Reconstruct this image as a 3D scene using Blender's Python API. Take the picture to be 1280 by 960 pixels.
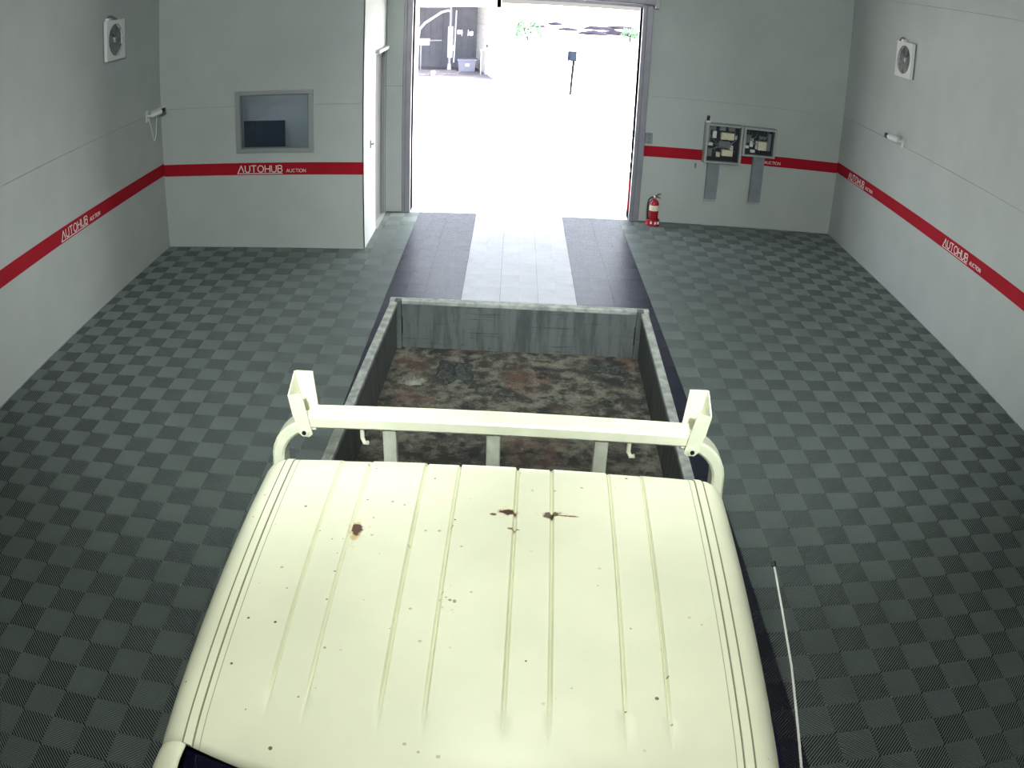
import bpy, bmesh, math, random
from mathutils import Vector, Matrix, noise

random.seed(7)
sc = bpy.context.scene
C = sc.collection
for o in list(bpy.data.objects):
    bpy.data.objects.remove(o)

# ------------------------------------------------------------------ camera
CAM = Vector((-0.1251, -11.4331, 3.2284))
YAW, PITCH, ROLL = 0.0305, 0.4261, 0.0490
K1, K3 = 0.7635, 0.0366            # theta = K1 r + K3 r^3, r in units of 800 px
CX, CY = 21.015, -55.973           # optical centre offset in px

def cam_axes():
    cy, sy = math.cos(YAW), math.sin(YAW)
    f = Vector((sy * math.cos(PITCH), cy * math.cos(PITCH), -math.sin(PITCH)))
    r = Vector((cy, -sy, 0)); u = r.cross(f)
    cr, sr = math.cos(ROLL), math.sin(ROLL)
    return cr * r + sr * u, -sr * r + cr * u, f
AX, AY, AF = cam_axes()
cd = bpy.data.cameras.new('camera'); cam = bpy.data.objects.new('camera', cd); C.objects.link(cam)
sc.camera = cam
m = Matrix((AX, AY, -AF)).transposed().to_4x4(); m.translation = CAM
cam.matrix_world = m
cd.type = 'PANO'
pc = cd if hasattr(cd, 'panorama_type') else cd.cycles
pc.panorama_type = 'FISHEYE_LENS_POLYNOMIAL'
pc.fisheye_fov = math.pi
cd.sensor_fit = 'HORIZONTAL'; cd.sensor_width = 16.0          # 80 px per mm, 800 px = 10 mm
pc.fisheye_polynomial_k0 = 0.0
pc.fisheye_polynomial_k1 = -K1 / 10.0
pc.fisheye_polynomial_k2 = 0.0
pc.fisheye_polynomial_k3 = -K3 / 1000.0
pc.fisheye_polynomial_k4 = 0.0
cd.shift_x = -CX / 1280.0
cd.shift_y = CY / 960.0
cd.clip_start = 0.02; cd.clip_end = 500

def project(p):
    d = Vector(p) - CAM
    x, y, z = d.dot(AX), d.dot(AY), d.dot(AF)
    rho = math.hypot(x, y); th = math.atan2(rho, z)
    r = th / K1
    for _ in range(8):
        r -= (K1 * r + K3 * r ** 3 - th) / (K1 + 3 * K3 * r * r)
    s = r * 800 / max(rho, 1e-9)
    return 640 + CX + x * s, 480 + CY - y * s

# ------------------------------------------------------------------ light
w = bpy.data.worlds.new('World'); sc.world = w; w.use_nodes = True
wn = w.node_tree; wn.nodes.clear()
sky = wn.nodes.new('ShaderNodeTexSky'); sky.sky_type = 'NISHITA'; sky.sun_disc = False
sky.sun_elevation = math.radians(52); sky.sun_rotation = math.radians(100); sky.air_density = 1.0; sky.dust_density = 5.0
bg = wn.nodes.new('ShaderNodeBackground'); bg.inputs[1].default_value = 3.1
wo = wn.nodes.new('ShaderNodeOutputWorld')
hsv = wn.nodes.new('ShaderNodeHueSaturation'); hsv.inputs['Saturation'].default_value = 0.35      # hazy white sky
wn.links.new(sky.outputs[0], hsv.inputs['Color']); wn.links.new(hsv.outputs[0], bg.inputs[0]); wn.links.new(bg.outputs[0], wo.inputs[0])
sd = bpy.data.lights.new('sun', 'SUN'); sd.energy = 20; sd.angle = math.radians(0.6); sd.color = (1.0, 0.97, 0.93)
so = bpy.data.objects.new('sun', sd); C.objects.link(so); so.location = (20, 5, 30)
so.rotation_euler = Vector((-0.60, 0.12, -0.79)).to_track_quat('-Z', 'Y').to_euler()

vs = sc.view_settings
vs.view_transform = 'Standard'; vs.look = 'None'; vs.gamma = 1.0; vs.use_curve_mapping = False
vs.exposure = 0.0
sc.cycles.denoising_prefilter = 'NONE'
LAMP_POWER = 175

# ------------------------------------------------------------------ materials
def mat(name, col, rough=0.6, metal=0.0, var=0.0, vscale=8.0, bump=0.0, bscale=60.0, spec=0.5, col2=None, det=4.0):
    M = bpy.data.materials.new(name); M.use_nodes = True
    nt = M.node_tree; b = nt.nodes['Principled BSDF']
    b.inputs['Roughness'].default_value = rough; b.inputs['Metallic'].default_value = metal
    b.inputs['Specular IOR Level'].default_value = spec
    tc = nt.nodes.new('ShaderNodeTexCoord')
    if var > 0 or col2:
        n = nt.nodes.new('ShaderNodeTexNoise'); n.inputs['Scale'].default_value = vscale; n.inputs['Detail'].default_value = det
        nt.links.new(tc.outputs['Object'], n.inputs['Vector'])
        r = nt.nodes.new('ShaderNodeValToRGB')
        c2 = col2 or tuple(c * (1 - var) for c in col)
        r.color_ramp.elements[0].position = 0.35; r.color_ramp.elements[1].position = 0.65
        r.color_ramp.elements[0].color = (*c2, 1); r.color_ramp.elements[1].color = (*col, 1)
        nt.links.new(n.outputs['Fac'], r.inputs[0]); nt.links.new(r.outputs[0], b.inputs['Base Color'])
    else:
        b.inputs['Base Color'].default_value = (*col, 1)
    if bump > 0:
        n2 = nt.nodes.new('ShaderNodeTexNoise'); n2.inputs['Scale'].default_value = bscale; n2.inputs['Detail'].default_value = 6
        nt.links.new(tc.outputs['Object'], n2.inputs['Vector'])
        bp = nt.nodes.new('ShaderNodeBump'); bp.inputs['Strength'].default_value = bump; bp.inputs['Distance'].default_value = 0.01
        nt.links.new(n2.outputs['Fac'], bp.inputs['Height']); nt.links.new(bp.outputs[0], b.inputs['Normal'])
    return M

def emit(name, col, s):
    M = bpy.data.materials.new(name); M.use_nodes = True
    b = M.node_tree.nodes['Principled BSDF']
    b.inputs['Base Color'].default_value = (*col, 1)
    b.inputs['Emission Color'].default_value = (*col, 1); b.inputs['Emission Strength'].default_value = s
    return M

WALL = mat('wall_paint', (0.445, 0.475, 0.455), 0.75, var=0.06, vscale=2.2, bump=0.08, bscale=90, spec=0.3)
CEIL = mat('ceiling_paint', (0.30, 0.31, 0.31), 0.8, var=0.1, vscale=1.5)
JOINT = mat('wall_joint', (0.30, 0.31, 0.30), 0.8)
SLAB = mat('slab', (0.02, 0.022, 0.022), 0.9, var=0.3)
RED = mat('red_band', (0.37, 0.006, 0.018), 0.8, var=0.12, vscale=3, spec=0.2)
LETTER = mat('white_lettering', (0.85, 0.80, 0.78), 0.5)
TGREY = mat('tile_grey', (0.165, 0.198, 0.189), 0.46, var=0.12, vscale=1.3, spec=0.8)
TNAVY = mat('tile_navy', (0.028, 0.030, 0.050), 0.36, var=0.15, vscale=2, spec=0.6)
TLIGHT = mat('tile_light', (0.42, 0.43, 0.45), 0.32, var=0.10, vscale=2, spec=0.5)
ALU = mat('aluminium', (0.36, 0.38, 0.37), 0.45, 0.6)
STEELGREY = mat('steel_grey', (0.27, 0.26, 0.30), 0.5, 0.5, var=0.15, vscale=6)
BOXGREY = mat('box_grey', (0.36, 0.38, 0.37), 0.5, var=0.1)
DUCTGREY = mat('duct_grey', (0.23, 0.25, 0.27), 0.5, var=0.15, vscale=10)
DARK = mat('dark_interior', (0.012, 0.014, 0.02), 0.6)
BLACK = mat('black_plastic', (0.008, 0.008, 0.010), 0.4)
WHITEP = mat('white_plastic', (0.72, 0.72, 0.70), 0.45)
CREAMP = mat('cream_label', (0.75, 0.70, 0.50), 0.6, var=0.2, vscale=40)
GREYP = mat('grey_plastic', (0.16, 0.17, 0.17), 0.5)
WIRE = mat('wire_grey', (0.22, 0.23, 0.26), 0.5)
EXRED = mat('extinguisher_red', (0.30, 0.008, 0.02), 0.25)
BRASS = mat('valve_metal', (0.55, 0.50, 0.45), 0.35, 0.8)
DOORGREY = mat('door_dark', (0.10, 0.10, 0.10), 0.5)
OFFICE = mat('office_wall', (0.34, 0.36, 0.37), 0.8)
TYRE = mat('tyre', (0.015, 0.015, 0.016), 0.85)
BEDOUT = mat('bed_paint_outer', (0.20, 0.24, 0.27), 0.5, var=0.2)
CHASSIS = mat('chassis', (0.02, 0.02, 0.022), 0.7)
BROWN = mat('rusty_post', (0.006, 0.0045, 0.0042), 0.9, spec=0.1, var=0.3, vscale=20)
GROUND = mat('concrete_yard', (0.62, 0.61, 0.58), 0.85, var=0.08, vscale=0.5)
SHEDSIDE = mat('shed_siding', (0.125, 0.13, 0.16), 0.7, var=0.15, vscale=3)
SHEDWHITE = mat('shed_white', (0.60, 0.58, 0.58), 0.7, var=0.08)
SHEDFLOOR = mat('shed_floor', (0.18, 0.17, 0.19), 0.9, var=0.3, vscale=2)
PIPE = mat('pipe_grey', (0.30, 0.30, 0.34), 0.5, 0.3)
SLEEVE = mat('pipe_sleeve', (0.55, 0.55, 0.60), 0.6)
CRATE = mat('crate_blue_grey', (0.20, 0.20, 0.27), 0.6, var=0.1)
PLANK = mat('old_plank', (0.22, 0.20, 0.22), 0.8, var=0.35, vscale=12)
METER = mat('meter_box', (0.009, 0.013, 0.022), 0.8, spec=0.1, var=0.1)
LEAF = mat('leaf_green', (0.05, 0.13, 0.06), 0.8, var=0.4, vscale=6)
DARKSHAPE = mat('dark_shape', (0.010, 0.008, 0.016), 0.9, spec=0.1, var=0.4, vscale=2)

def glass_dark(name, col, rough=0.05):
    M = mat(name, col, rough, spec=0.7); return M
WSHIELD = glass_dark('windshield_glass', (0.006, 0.006, 0.022))

def pane_glass(name):
    M = bpy.data.materials.new(name); M.use_nodes = True; nt = M.node_tree; nt.nodes.clear()
    g = nt.nodes.new('ShaderNodeBsdfGlossy'); g.inputs['Roughness'].default_value = 0.03; g.inputs['Color'].default_value = (0.8, 0.85, 0.9, 1)
    t = nt.nodes.new('ShaderNodeBsdfTransparent'); t.inputs['Color'].default_value = (0.78, 0.82, 0.84, 1)
    f = nt.nodes.new('ShaderNodeFresnel'); f.inputs[0].default_value = 1.35
    mx = nt.nodes.new('ShaderNodeMixShader'); out = nt.nodes.new('ShaderNodeOutputMaterial')
    nt.links.new(f.outputs[0], mx.inputs[0]); nt.links.new(t.outputs[0], mx.inputs[1]); nt.links.new(g.outputs[0], mx.inputs[2])
    nt.links.new(mx.outputs[0], out.inputs[0])
    return M
PANE = pane_glass('window_glass')

# small node helper -------------------------------------------------------
class NG:
    def __init__(s, M):
        s.nt = M.node_tree; s.L = s.nt.links; s.b = s.nt.nodes['Principled BSDF']
        s.tc = s.nt.nodes.new('ShaderNodeTexCoord').outputs['Object']
    def n(s, t, **k):
        x = s.nt.nodes.new(t)
        for a, v in k.items(): setattr(x, a, v)
        return x
    def put(s, sock, v):
        if hasattr(v, 'links'): s.L.new(v, sock)
        else: sock.default_value = v
    def math(s, op, a, b=0.0, c=None):
        x = s.n('ShaderNodeMath', operation=op); s.put(x.inputs[0], a); s.put(x.inputs[1], b)
        if c is not None: s.put(x.inputs[2], c)
        return x.outputs[0]
    def noise(s, sc_, det=4, vec=None, rough=0.5):
        x = s.n('ShaderNodeTexNoise'); x.inputs['Scale'].default_value = sc_; x.inputs['Detail'].default_value = det
        x.inputs['Roughness'].default_value = rough
        s.L.new(vec if vec is not None else s.tc, x.inputs['Vector']); return x.outputs['Fac']
    def ramp(s, f, a, b):
        x = s.n('ShaderNodeMapRange'); x.interpolation_type = 'SMOOTHSTEP'
        s.put(x.inputs['Value'], f); x.inputs['From Min'].default_value = a; x.inputs['From Max'].default_value = b
        return x.outputs['Result']
    def mix(s, f, a, b):
        x = s.n('ShaderNodeMix', data_type='RGBA'); s.put(x.inputs[0], f)
        for sock, v in ((x.inputs[6], a), (x.inputs[7], b)):
            if hasattr(v, 'links'): s.L.new(v, sock)
            else: sock.default_value = (*v, 1)
        return x.outputs[2]
    def mapped(s, loc=(0, 0, 0), scl=(1, 1, 1)):
        x = s.n('ShaderNodeMapping'); x.inputs['Location'].default_value = loc; x.inputs['Scale'].default_value = scl
        s.L.new(s.tc, x.inputs['Vector']); return x.outputs[0]

def spot_mask(g, x, y, rx, ry, nz, edge=0.45):
    """blob at (x, y) of the object's plan, its outline broken by noise"""
    v = g.mapped((-x / rx, -y / ry, 0), (1 / rx, 1 / ry, 0))
    ln = g.n('ShaderNodeVectorMath', operation='LENGTH'); g.L.new(v, ln.inputs[0])
    d = g.math('ADD', ln.outputs['Value'], g.math('MULTIPLY', g.math('SUBTRACT', nz, 0.5), 2.2))
    return g.ramp(d, 1.0, 1.0 - edge)

def make_cab_paint():
    M = mat('cab_paint', (0.76, 0.775, 0.60), 0.38, spec=0.4); g = NG(M)
    base = g.mix(g.ramp(g.noise(3.0, 5), 0.3, 0.75), (0.70, 0.715, 0.56), (0.79, 0.80, 0.63))
    nz = g.noise(45, 4); nz2 = g.noise(20, 5, rough=0.7)
    col = base
    # rust spots
    for (x, y, rx, ry) in ((-0.343, -0.384, .030, .030), (0.036, -0.268, .030, .020), (0.149, -0.272, .034, .016), (0.19, -0.274, .05, .006), (-0.345, -0.40, .012, .06)):
        col = g.mix(spot_mask(g, x, y, rx * 1.15, ry * 1.2, nz, 0.9), col, (0.58, 0.42, 0.20))
    for (x, y, rx, ry, c) in ((-0.343, -0.384, .022, .024, (0.07, 0.018, 0.006)), (0.036, -0.268, .020, .015, (0.05, 0.018, 0.008)), (0.149, -0.272, .030, .014, (0.10, 0.085, 0.05)),
                              (0.19, -0.274, .045, .0035, (0.14, 0.05, 0.015)), (-0.003, -0.285, .013, .006, (0.15, 0.07, 0.03)), (0.055, -0.345, .016, .005, (0.2, 0.12, 0.06))):
        col = g.mix(spot_mask(g, x, y, rx, ry, nz, 0.35), col, c)
    # stone chips
    vo = g.n('ShaderNodeTexVoronoi'); vo.inputs['Scale'].default_value = 30; g.L.new(g.mapped((0, 0, 0), (1, 1, 0)), vo.inputs['Vector'])
    sep = g.n('ShaderNodeSeparateColor'); g.L.new(vo.outputs['Color'], sep.inputs[0])
    thr = g.math('MULTIPLY', g.ramp(sep.outputs[0], 0.35, 1.0), 0.135)
    chip = g.math('LESS_THAN', vo.outputs['Distance'], thr)
    cl = g.ramp(g.noise(1.9, 2, g.mapped((3.3, 1.2, 0), (1, 1, 0))), 0.42, 0.60)
    col = g.mix(g.math('MULTIPLY', chip, cl), col, (0.14, 0.11, 0.06))
    # a cluster of tiny chips
    vo2 = g.n('ShaderNodeTexVoronoi'); vo2.inputs['Scale'].default_value = 75; g.L.new(g.mapped((0, 0, 0), (1, 1, 0)), vo2.inputs['Vector'])
    c2 = g.math('LESS_THAN', vo2.outputs['Distance'], 0.30)
    area = spot_mask(g, -0.09, -0.62, .035, .045, nz2, 0.6)
    col = g.mix(g.math('MULTIPLY', c2, area), col, (0.30, 0.27, 0.19))
    area = spot_mask(g, -0.115, -0.30, .03, .05, nz2, 0.6)
    c3 = g.math('LESS_THAN', vo.outputs['Distance'], 0.16)
    col = g.mix(g.math('MULTIPLY', c3, area), col, (0.16, 0.12, 0.06))
    g.L.new(col, g.b.inputs['Base Color'])
    return M
CAB = make_cab_paint()
RACK = mat('rack_paint', (0.72, 0.735, 0.57), 0.42, var=0.10, vscale=9, spec=0.4)

def make_bed_floor():
    M = mat('bed_floor', (0.1, 0.09, 0.07), 0.75); g = NG(M)
    a = g.noise(11, 12, rough=0.72); b = g.noise(1.7, 5, g.mapped((4.6, 2.35, 0))); c = g.noise(26, 10, rough=0.75)
    col = g.mix(g.ramp(a, 0.42, 0.60), (0.022, 0.022, 0.019), (0.125, 0.122, 0.098))
    col = g.mix(g.math('MULTIPLY', g.ramp(b, 0.52, 0.66), g.math('MULTIPLY', g.ramp(c, 0.35, 0.58), .8)), col, (0.095, 0.048, 0.032))
    col = g.mix(g.ramp(g.math('ADD', g.math('MULTIPLY', c, .6), g.math('MULTIPLY', a, .4)), 0.56, 0.66), col, (0.25, 0.245, 0.19))
    col = g.mix(g.ramp(g.noise(4, 9, g.mapped((9, 5, 1)), 0.65), 0.55, 0.64), col, (0.010, 0.012, 0.014))
    g.L.new(col, g.b.inputs['Base Color'])
    bp = g.n('ShaderNodeBump'); bp.inputs['Strength'].default_value = 1.0; bp.inputs['Distance'].default_value = 0.03
    g.L.new(a, bp.inputs['Height']); g.L.new(bp.outputs[0], g.b.inputs['Normal'])
    return M
BEDFLOOR = make_bed_floor()

def make_bed_wall():
    M = mat('bed_wall', (0.1, 0.12, 0.12), 0.6); g = NG(M)
    v = g.mapped((0, 0, 0), (14, 14, 1.6)); st = g.noise(1.0, 6, v, 0.7)
    hz = g.noise(1.0, 6, g.mapped((5, 3, 1), (2.2, 2.2, 40)), 0.7)
    col = g.mix(g.ramp(st, 0.35, 0.60), (0.036, 0.042, 0.043), (0.080, 0.091, 0.091))
    col = g.mix(g.math('MULTIPLY', g.ramp(hz, 0.58, 0.66), 0.8), col, (0.018, 0.021, 0.022))
    col = g.mix(g.ramp(g.noise(9, 8, rough=0.7), 0.64, 0.70), col, (0.010, 0.012, 0.013))
    g.L.new(col, g.b.inputs['Base Color'])
    return M
BEDWALL = make_bed_wall()
BEDRAIL = mat('bed_rail_worn', (0.30, 0.32, 0.30), 0.6, col2=(0.15, 0.165, 0.16), vscale=18, det=8)
SCRAPDARK = mat('scrap_dark', (0.016, 0.020, 0.022), 0.85, col2=(0.05, 0.055, 0.05), vscale=40, spec=0.15)
SCRAPPALE = mat('scrap_pale', (0.19, 0.185, 0.15), 0.7, col2=(0.05, 0.05, 0.04), vscale=14)

# ------------------------------------------------------------------ geometry helpers
class MB:
    def __init__(s): s.v = []; s.f = []
    def add(s, vs_, fs):
        o = len(s.v); s.v += [tuple(x) for x in vs_]; s.f += [tuple(i + o for i in f) for f in fs]; return s
    def box(s, x0, x1, y0, y1, z0, z1):
        return s.add([(x0, y0, z0), (x1, y0, z0), (x1, y1, z0), (x0, y1, z0), (x0, y0, z1), (x1, y0, z1), (x1, y1, z1), (x0, y1, z1)],
                     [(0, 3, 2, 1), (4, 5, 6, 7), (0, 1, 5, 4), (1, 2, 6, 5), (2, 3, 7, 6), (3, 0, 4, 7)])
    def bev(s, x0, x1, y0, y1, z0, z1, r=0.01):
        """box with chamfered edges"""
        bm = bmesh.new(); bmesh.ops.create_cube(bm, size=1)
        for v in bm.verts:
            v.co = Vector(((x0 + x1) / 2 + v.co.x * (x1 - x0), (y0 + y1) / 2 + v.co.y * (y1 - y0), (z0 + z1) / 2 + v.co.z * (z1 - z0)))
        bmesh.ops.bevel(bm, geom=list(bm.edges), offset=r, segments=2, affect='EDGES', profile=0.5)
        bm.verts.index_update()
        s.add([v.co for v in bm.verts], [[v.index for v in f.verts] for f in bm.faces]); bm.free(); return s
    def tube(s, pts, r, n=8, caps=True):
        P = [Vector(p) for p in pts]; rs = r if isinstance(r, (list, tuple)) else [r] * len(P)
        prev = None; rings = []
        for i, p in enumerate(P):
            t = (P[min(i + 1, len(P) - 1)] - P[max(i - 1, 0)]).normalized()
            if prev is None:
                a = t.orthogonal().normalized()
            else:
                a = (prev - t * prev.dot(t)).normalized()
            prev = a; b = t.cross(a)
            rings.append([p + (a * math.cos(2 * math.pi * k / n) + b * math.sin(2 * math.pi * k / n)) * rs[i] for k in range(n)])
        vs_ = [v for rg in rings for v in rg]; fs = []
        for i in range(len(P) - 1):
            for k in range(n):
                fs.append((i * n + k, i * n + (k + 1) % n, (i + 1) * n + (k + 1) % n, (i + 1) * n + k))
        if caps: fs += [tuple(range(n))[::-1], tuple(range((len(P) - 1) * n, len(P) * n))]
        return s.add(vs_, fs)
    def sweep(s, pts, side, wd, ht):
        """rectangular bar along pts; 'side' is the constant width direction"""
        P = [Vector(p) for p in pts]; sd_ = Vector(side).normalized(); vs_ = []; fs = []
        ch = min(wd, ht) * 0.18
        prof = [(-wd / 2 + ch, -ht / 2), (wd / 2 - ch, -ht / 2), (wd / 2, -ht / 2 + ch), (wd / 2, ht / 2 - ch), (wd / 2 - ch, ht / 2), (-wd / 2 + ch, ht / 2), (-wd / 2, ht / 2 - ch), (-wd / 2, -ht / 2 + ch)]
        for i, p in enumerate(P):
            t = (P[min(i + 1, len(P) - 1)] - P[max(i - 1, 0)]).normalized()
            u = sd_.cross(t).normalized()
            vs_ += [p + sd_ * a + u * b for a, b in prof]
        n = len(prof)
        for i in range(len(P) - 1):
            for k in range(n):
                fs.append((i * n + k, i * n + (k + 1) % n, (i + 1) * n + (k + 1) % n, (i + 1) * n + k))
        fs += [tuple(range(n))[::-1], tuple(range((len(P) - 1) * n, len(P) * n))]
        return s.add(vs_, fs)
    def lathe(s, prof, n=20, c=(0, 0, 0), axis='z', cap=True):
        vs_ = []; fs = []
        for r, h in prof:
            for k in range(n):
                a = 2 * math.pi * k / n; x, y = r * math.cos(a), r * math.sin(a)
                q = {'z': (x, y, h), 'x': (h, x, y), 'y': (x, h, y)}[axis]
                vs_.append((q[0] + c[0], q[1] + c[1], q[2] + c[2]))
        for i in range(len(prof) - 1):
            for k in range(n):
                fs.append((i * n + k, i * n + (k + 1) % n, (i + 1) * n + (k + 1) % n, (i + 1) * n + k))
        if cap and prof[0][0] > 1e-6: fs.append(tuple(range(n))[::-1])
        if cap and prof[-1][0] > 1e-6: fs.append(tuple(range((len(prof) - 1) * n, len(prof) * n)))
        return s.add(vs_, fs)
    def prism(s, poly, axis, a, b):
        """poly in the two other axes, extruded from a to b along axis"""
        n = len(poly); vs_ = []
        for h in (a, b):
            for p, q in poly:
                vs_.append({'x': (h, p, q), 'y': (p, h, q), 'z': (p, q, h)}[axis])
        fs = [tuple(range(n))[::-1], tuple(range(n, 2 * n))] + [(k, (k + 1) % n, n + (k + 1) % n, n + k) for k in range(n)]
        return s.add(vs_, fs)
    def mesh(s, name):
        me = bpy.data.meshes.new(name); me.from_pydata(s.v, [], s.f); me.update()
        bm = bmesh.new(); bm.from_mesh(me); bmesh.ops.recalc_face_normals(bm, faces=bm.faces); bm.to_mesh(me); bm.free()
        return me
    def build(s, name, material, parent=None, smooth=False, loc=None):
        me = s.mesh(name); me.materials.append(material)
        if smooth:
            for p in me.polygons: p.use_smooth = True
            me.set_sharp_from_angle(angle=math.radians(40))
        o = bpy.data.objects.new(name, me); C.objects.link(o)
        if loc: o.location = loc
        if parent: o.parent = parent
        return o

def link(name, me, parent=None, loc=(0, 0, 0)):
    o = bpy.data.objects.new(name, me); C.objects.link(o); o.location = loc
    if parent: o.parent = parent
    return o
def tag(o, label, cat, group=None, kind=None):
    o['label'] = label
    if cat: o['category'] = cat
    if group: o['group'] = group
    if kind: o['kind'] = kind
    return o
def struct(o, label=None):
    o['kind'] = 'structure'
    if label: o['label'] = label
    return o
def thing(name, label, cat, loc=(0, 0, 0), rotz=0.0, group=None):
    o = bpy.data.objects.new(name, None); C.objects.link(o); o.location = loc; o.rotation_euler = (0, 0, rotz); o.empty_display_size = 0.1
    return tag(o, label, cat, group)

# ------------------------------------------------------------------ room shell
XL, XR, YF, YO, XS = -4.53, 4.60, -0.13, -1.83, -1.89
YB, ZC, TH = -12.6, 4.9, 0.22
Z0 = -0.017
floor = struct(MB().box(XL - TH, XR + TH, YB - TH, YF + TH, -0.3, Z0).build('floor', SLAB), 'dark floor slab under the ribbed interlocking tiles')
ceiling = struct(MB().box(XL - TH, XR + TH, YB - TH, YF + TH, ZC, ZC + 0.2).build('ceiling', CEIL))

def panels(wall, axis, const, out, a0, a1, holes=()):
    """wall boards 1.8 m high with recessed joints; out = +-1 is the room side; holes = (a0,a1,z0,z1)"""
    g = 0.004
    rows = [(Z0, 1.8), (1.8, 3.6), (3.6, ZC)]
    cuts = sorted({a0, a1} | {h[0] for h in holes} | {h[1] for h in holes})
    for z0, z1 in rows:
        # rectangles left after the holes are taken out
        rects = []
        for i in range(len(cuts) - 1):
            b0, b1 = cuts[i], cuts[i + 1]; segs = [(z0, z1)]
            for h in holes:
                if h[0] < b1 - 1e-6 and h[1] > b0 + 1e-6:
                    ns = []
                    for s0, s1 in segs:
                        if h[2] > s0: ns.append((s0, min(s1, h[2])))
                        if h[3] < s1: ns.append((max(s0, h[3]), s1))
                    segs = [q for q in ns if q[1] - q[0] > 1e-4]
            rects += [(b0, b1, *q) for q in segs]
        # merge equal neighbours, so that a board is one mesh
        mb = MB()
        for b0, b1, q0, q1 in rects:
            t0 = q0 + (g if abs(q0 - z0) < 1e-6 and z0 > 0.1 else 0); t1 = q1
            if axis == 'x': mb.box(min(const, const - out * 0.012), max(const, const - out * 0.012), b0, b1, t0, t1)
            else: mb.box(b0, b1, min(const, const - out * 0.012), max(const, const - out * 0.012), t0, t1)
        if mb.v: mb.build('wall_board', WALL, wall)

def wallbox(name, x0, x1, y0, y1, holes=None, ax=None, label=None):
    mb = MB()
    if not holes: mb.box(x0, x1, y0, y1, Z0, ZC)
    else:
        h0, h1, z0, z1 = holes
        if ax == 'y':   # wall across y: hole in x
            mb.box(x0, h0, y0, y1, Z0, ZC); mb.box(h1, x1, y0, y1, Z0, ZC); mb.box(h0, h1, y0, y1, z1, ZC)
            if z0 > 0: mb.box(h0, h1, y0, y1, Z0, z0)
        else:
            mb.box(x0, x1, y0, h0, Z0, ZC); mb.box(x0, x1, h1, y1, Z0, ZC); mb.box(x0, x1, h0, h1, z1, ZC)
            if z0 > 0: mb.box(x0, x1, h0, h1, Z0, z0)
    return struct(mb.build(name, JOINT), label)

BT = 0.012
wl = wallbox('wall_left', XL - TH, XL - BT, YB, YF + TH); panels(wl, 'x', XL, 1, YB, YO)
wr = wallbox('wall_right', XR + BT, XR + TH, YB, YF + TH); panels(wr, 'x', XR, -1, YB, YF)
DX0, DX1, DZ = -1.535, 1.535, 3.06
wf = wallbox('wall_front', XL, XR + BT, YF + BT, YF + TH, (DX0, DX1, -1, DZ), 'y')
panels(wf, 'y', YF, -1, XS, XR, ((DX0, DX1, -1, DZ),))
WX0, WX1, WZ0, WZ1 = -3.49, -2.51, 1.225, 1.975
wo_ = wallbox('wall_office', XL, XS - BT, YO + BT, YO + 0.10, (WX0, WX1, WZ0, WZ1), 'y'); panels(wo_, 'y', YO, -1, XL, XS, ((WX0, WX1, WZ0, WZ1),))
SY0, SY1, SZ = -1.00, -0.19, 2.33
ws = wallbox('wall_side', XS - 0.10, XS - BT, YO + BT, YF, (SY0, SY1, -1, SZ), 'x'); panels(ws, 'x', XS, 1, YO, YF, ((SY0, SY1, -1, SZ),))
wb = wallbox('wall_back', XL, XR, YB - TH, YB - BT); panels(wb, 'y', YB, 1, XL, XR)

# office behind the window
ob = MB(); ob.box(XL, XS - 0.10, YF - 0.02, YF + BT, Z0, 2.6); struct(ob.build('wall_office_back', OFFICE))
ob = MB(); ob.box(XL - BT, XL + 0.01, YO + 0.10, YF - 0.02, Z0, 2.6); struct(ob.build('wall_office_left', OFFICE))
ob = MB(); ob.box(XL + 0.01, XS - 0.10, YO + 0.10, YF - 0.02, 2.4, 2.46); struct(ob.build('ceiling_office', OFFICE))

# office window: frame, pane
win = bpy.data.objects.new('window_1', None); C.objects.link(win); win.location = ((WX0 + WX1) / 2, YO, (WZ0 + WZ1) / 2); struct(win, 'aluminium framed office window in the left front wall')
hw, hh = (WX1 - WX0) / 2 + 0.01, (WZ1 - WZ0) / 2 + 0.01
for (a, b, c, d) in ((-hw, hw, hh - .05, hh), (-hw, hw, -hh, -hh + .05), (-hw, -hw + .06, -hh + .05, hh - .05), (hw - .06, hw, -hh + .05, hh - .05)):
    MB().bev(a, b, -0.02, 0.05, c, d, 0.004).build('window_frame', ALU, win)
for (a, b, c, d) in ((-hw + .06, hw - .06, hh - .065, hh - .05), (-hw + .06, hw - .06, -hh + .05, -hh + .065), (-hw + .06, -hw + .075, -hh + .065, hh - .065), (hw - .075, hw - .06, -hh + .065, hh - .065)):
    MB().box(a, b, 0.0, 0.035, c, d).build('window_bead', GREYP, win)
MB().box(-hw + .075, hw - .075, 0.014, 0.020, -hh + .065, hh - .065).build('pane', PANE, win)
mon = thing('monitor', 'dark flat monitor back seen low inside the office window', 'monitor', (-3.17, -1.62, 1.02))
MB().bev(-0.29, 0.25, -0.015, 0.015, 0.16, 0.56, 0.006).build('screen_back', mat('monitor_blue', (.03, .045, .075), .5), mon)
MB().box(-0.03, 0.03, -0.01, 0.01, 0.02, 0.2).box(-0.12, 0.12, -0.08, 0.08, 0.0, 0.02).build('stand', BLACK, mon)
desk = thing('office_desk', 'grey desk behind the office window under the monitor', 'desk', (-3.2, -1.42, 0))
MB().box(-0.7, 0.7, -0.28, 0.28, 0.99, 1.02).build('desk_top', GREYP, desk)
for sx in (-.66, .66):
    for sy in (-.24, .24):
        MB().box(sx - .02, sx + .02, sy - .02, sy + .02, Z0, 0.99).build('leg', ALU, desk)
ol = thing('added_office_lamp', 'added flat ceiling lamp inside the small office', 'lamp', (-3.2, -0.9, 2.4))  # unseen lamp, added to brighten the office behind the pane
MB().bev(-.3, .3, -.15, .15, -.05, 0, .01).build('housing', WHITEP, ol)
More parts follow.
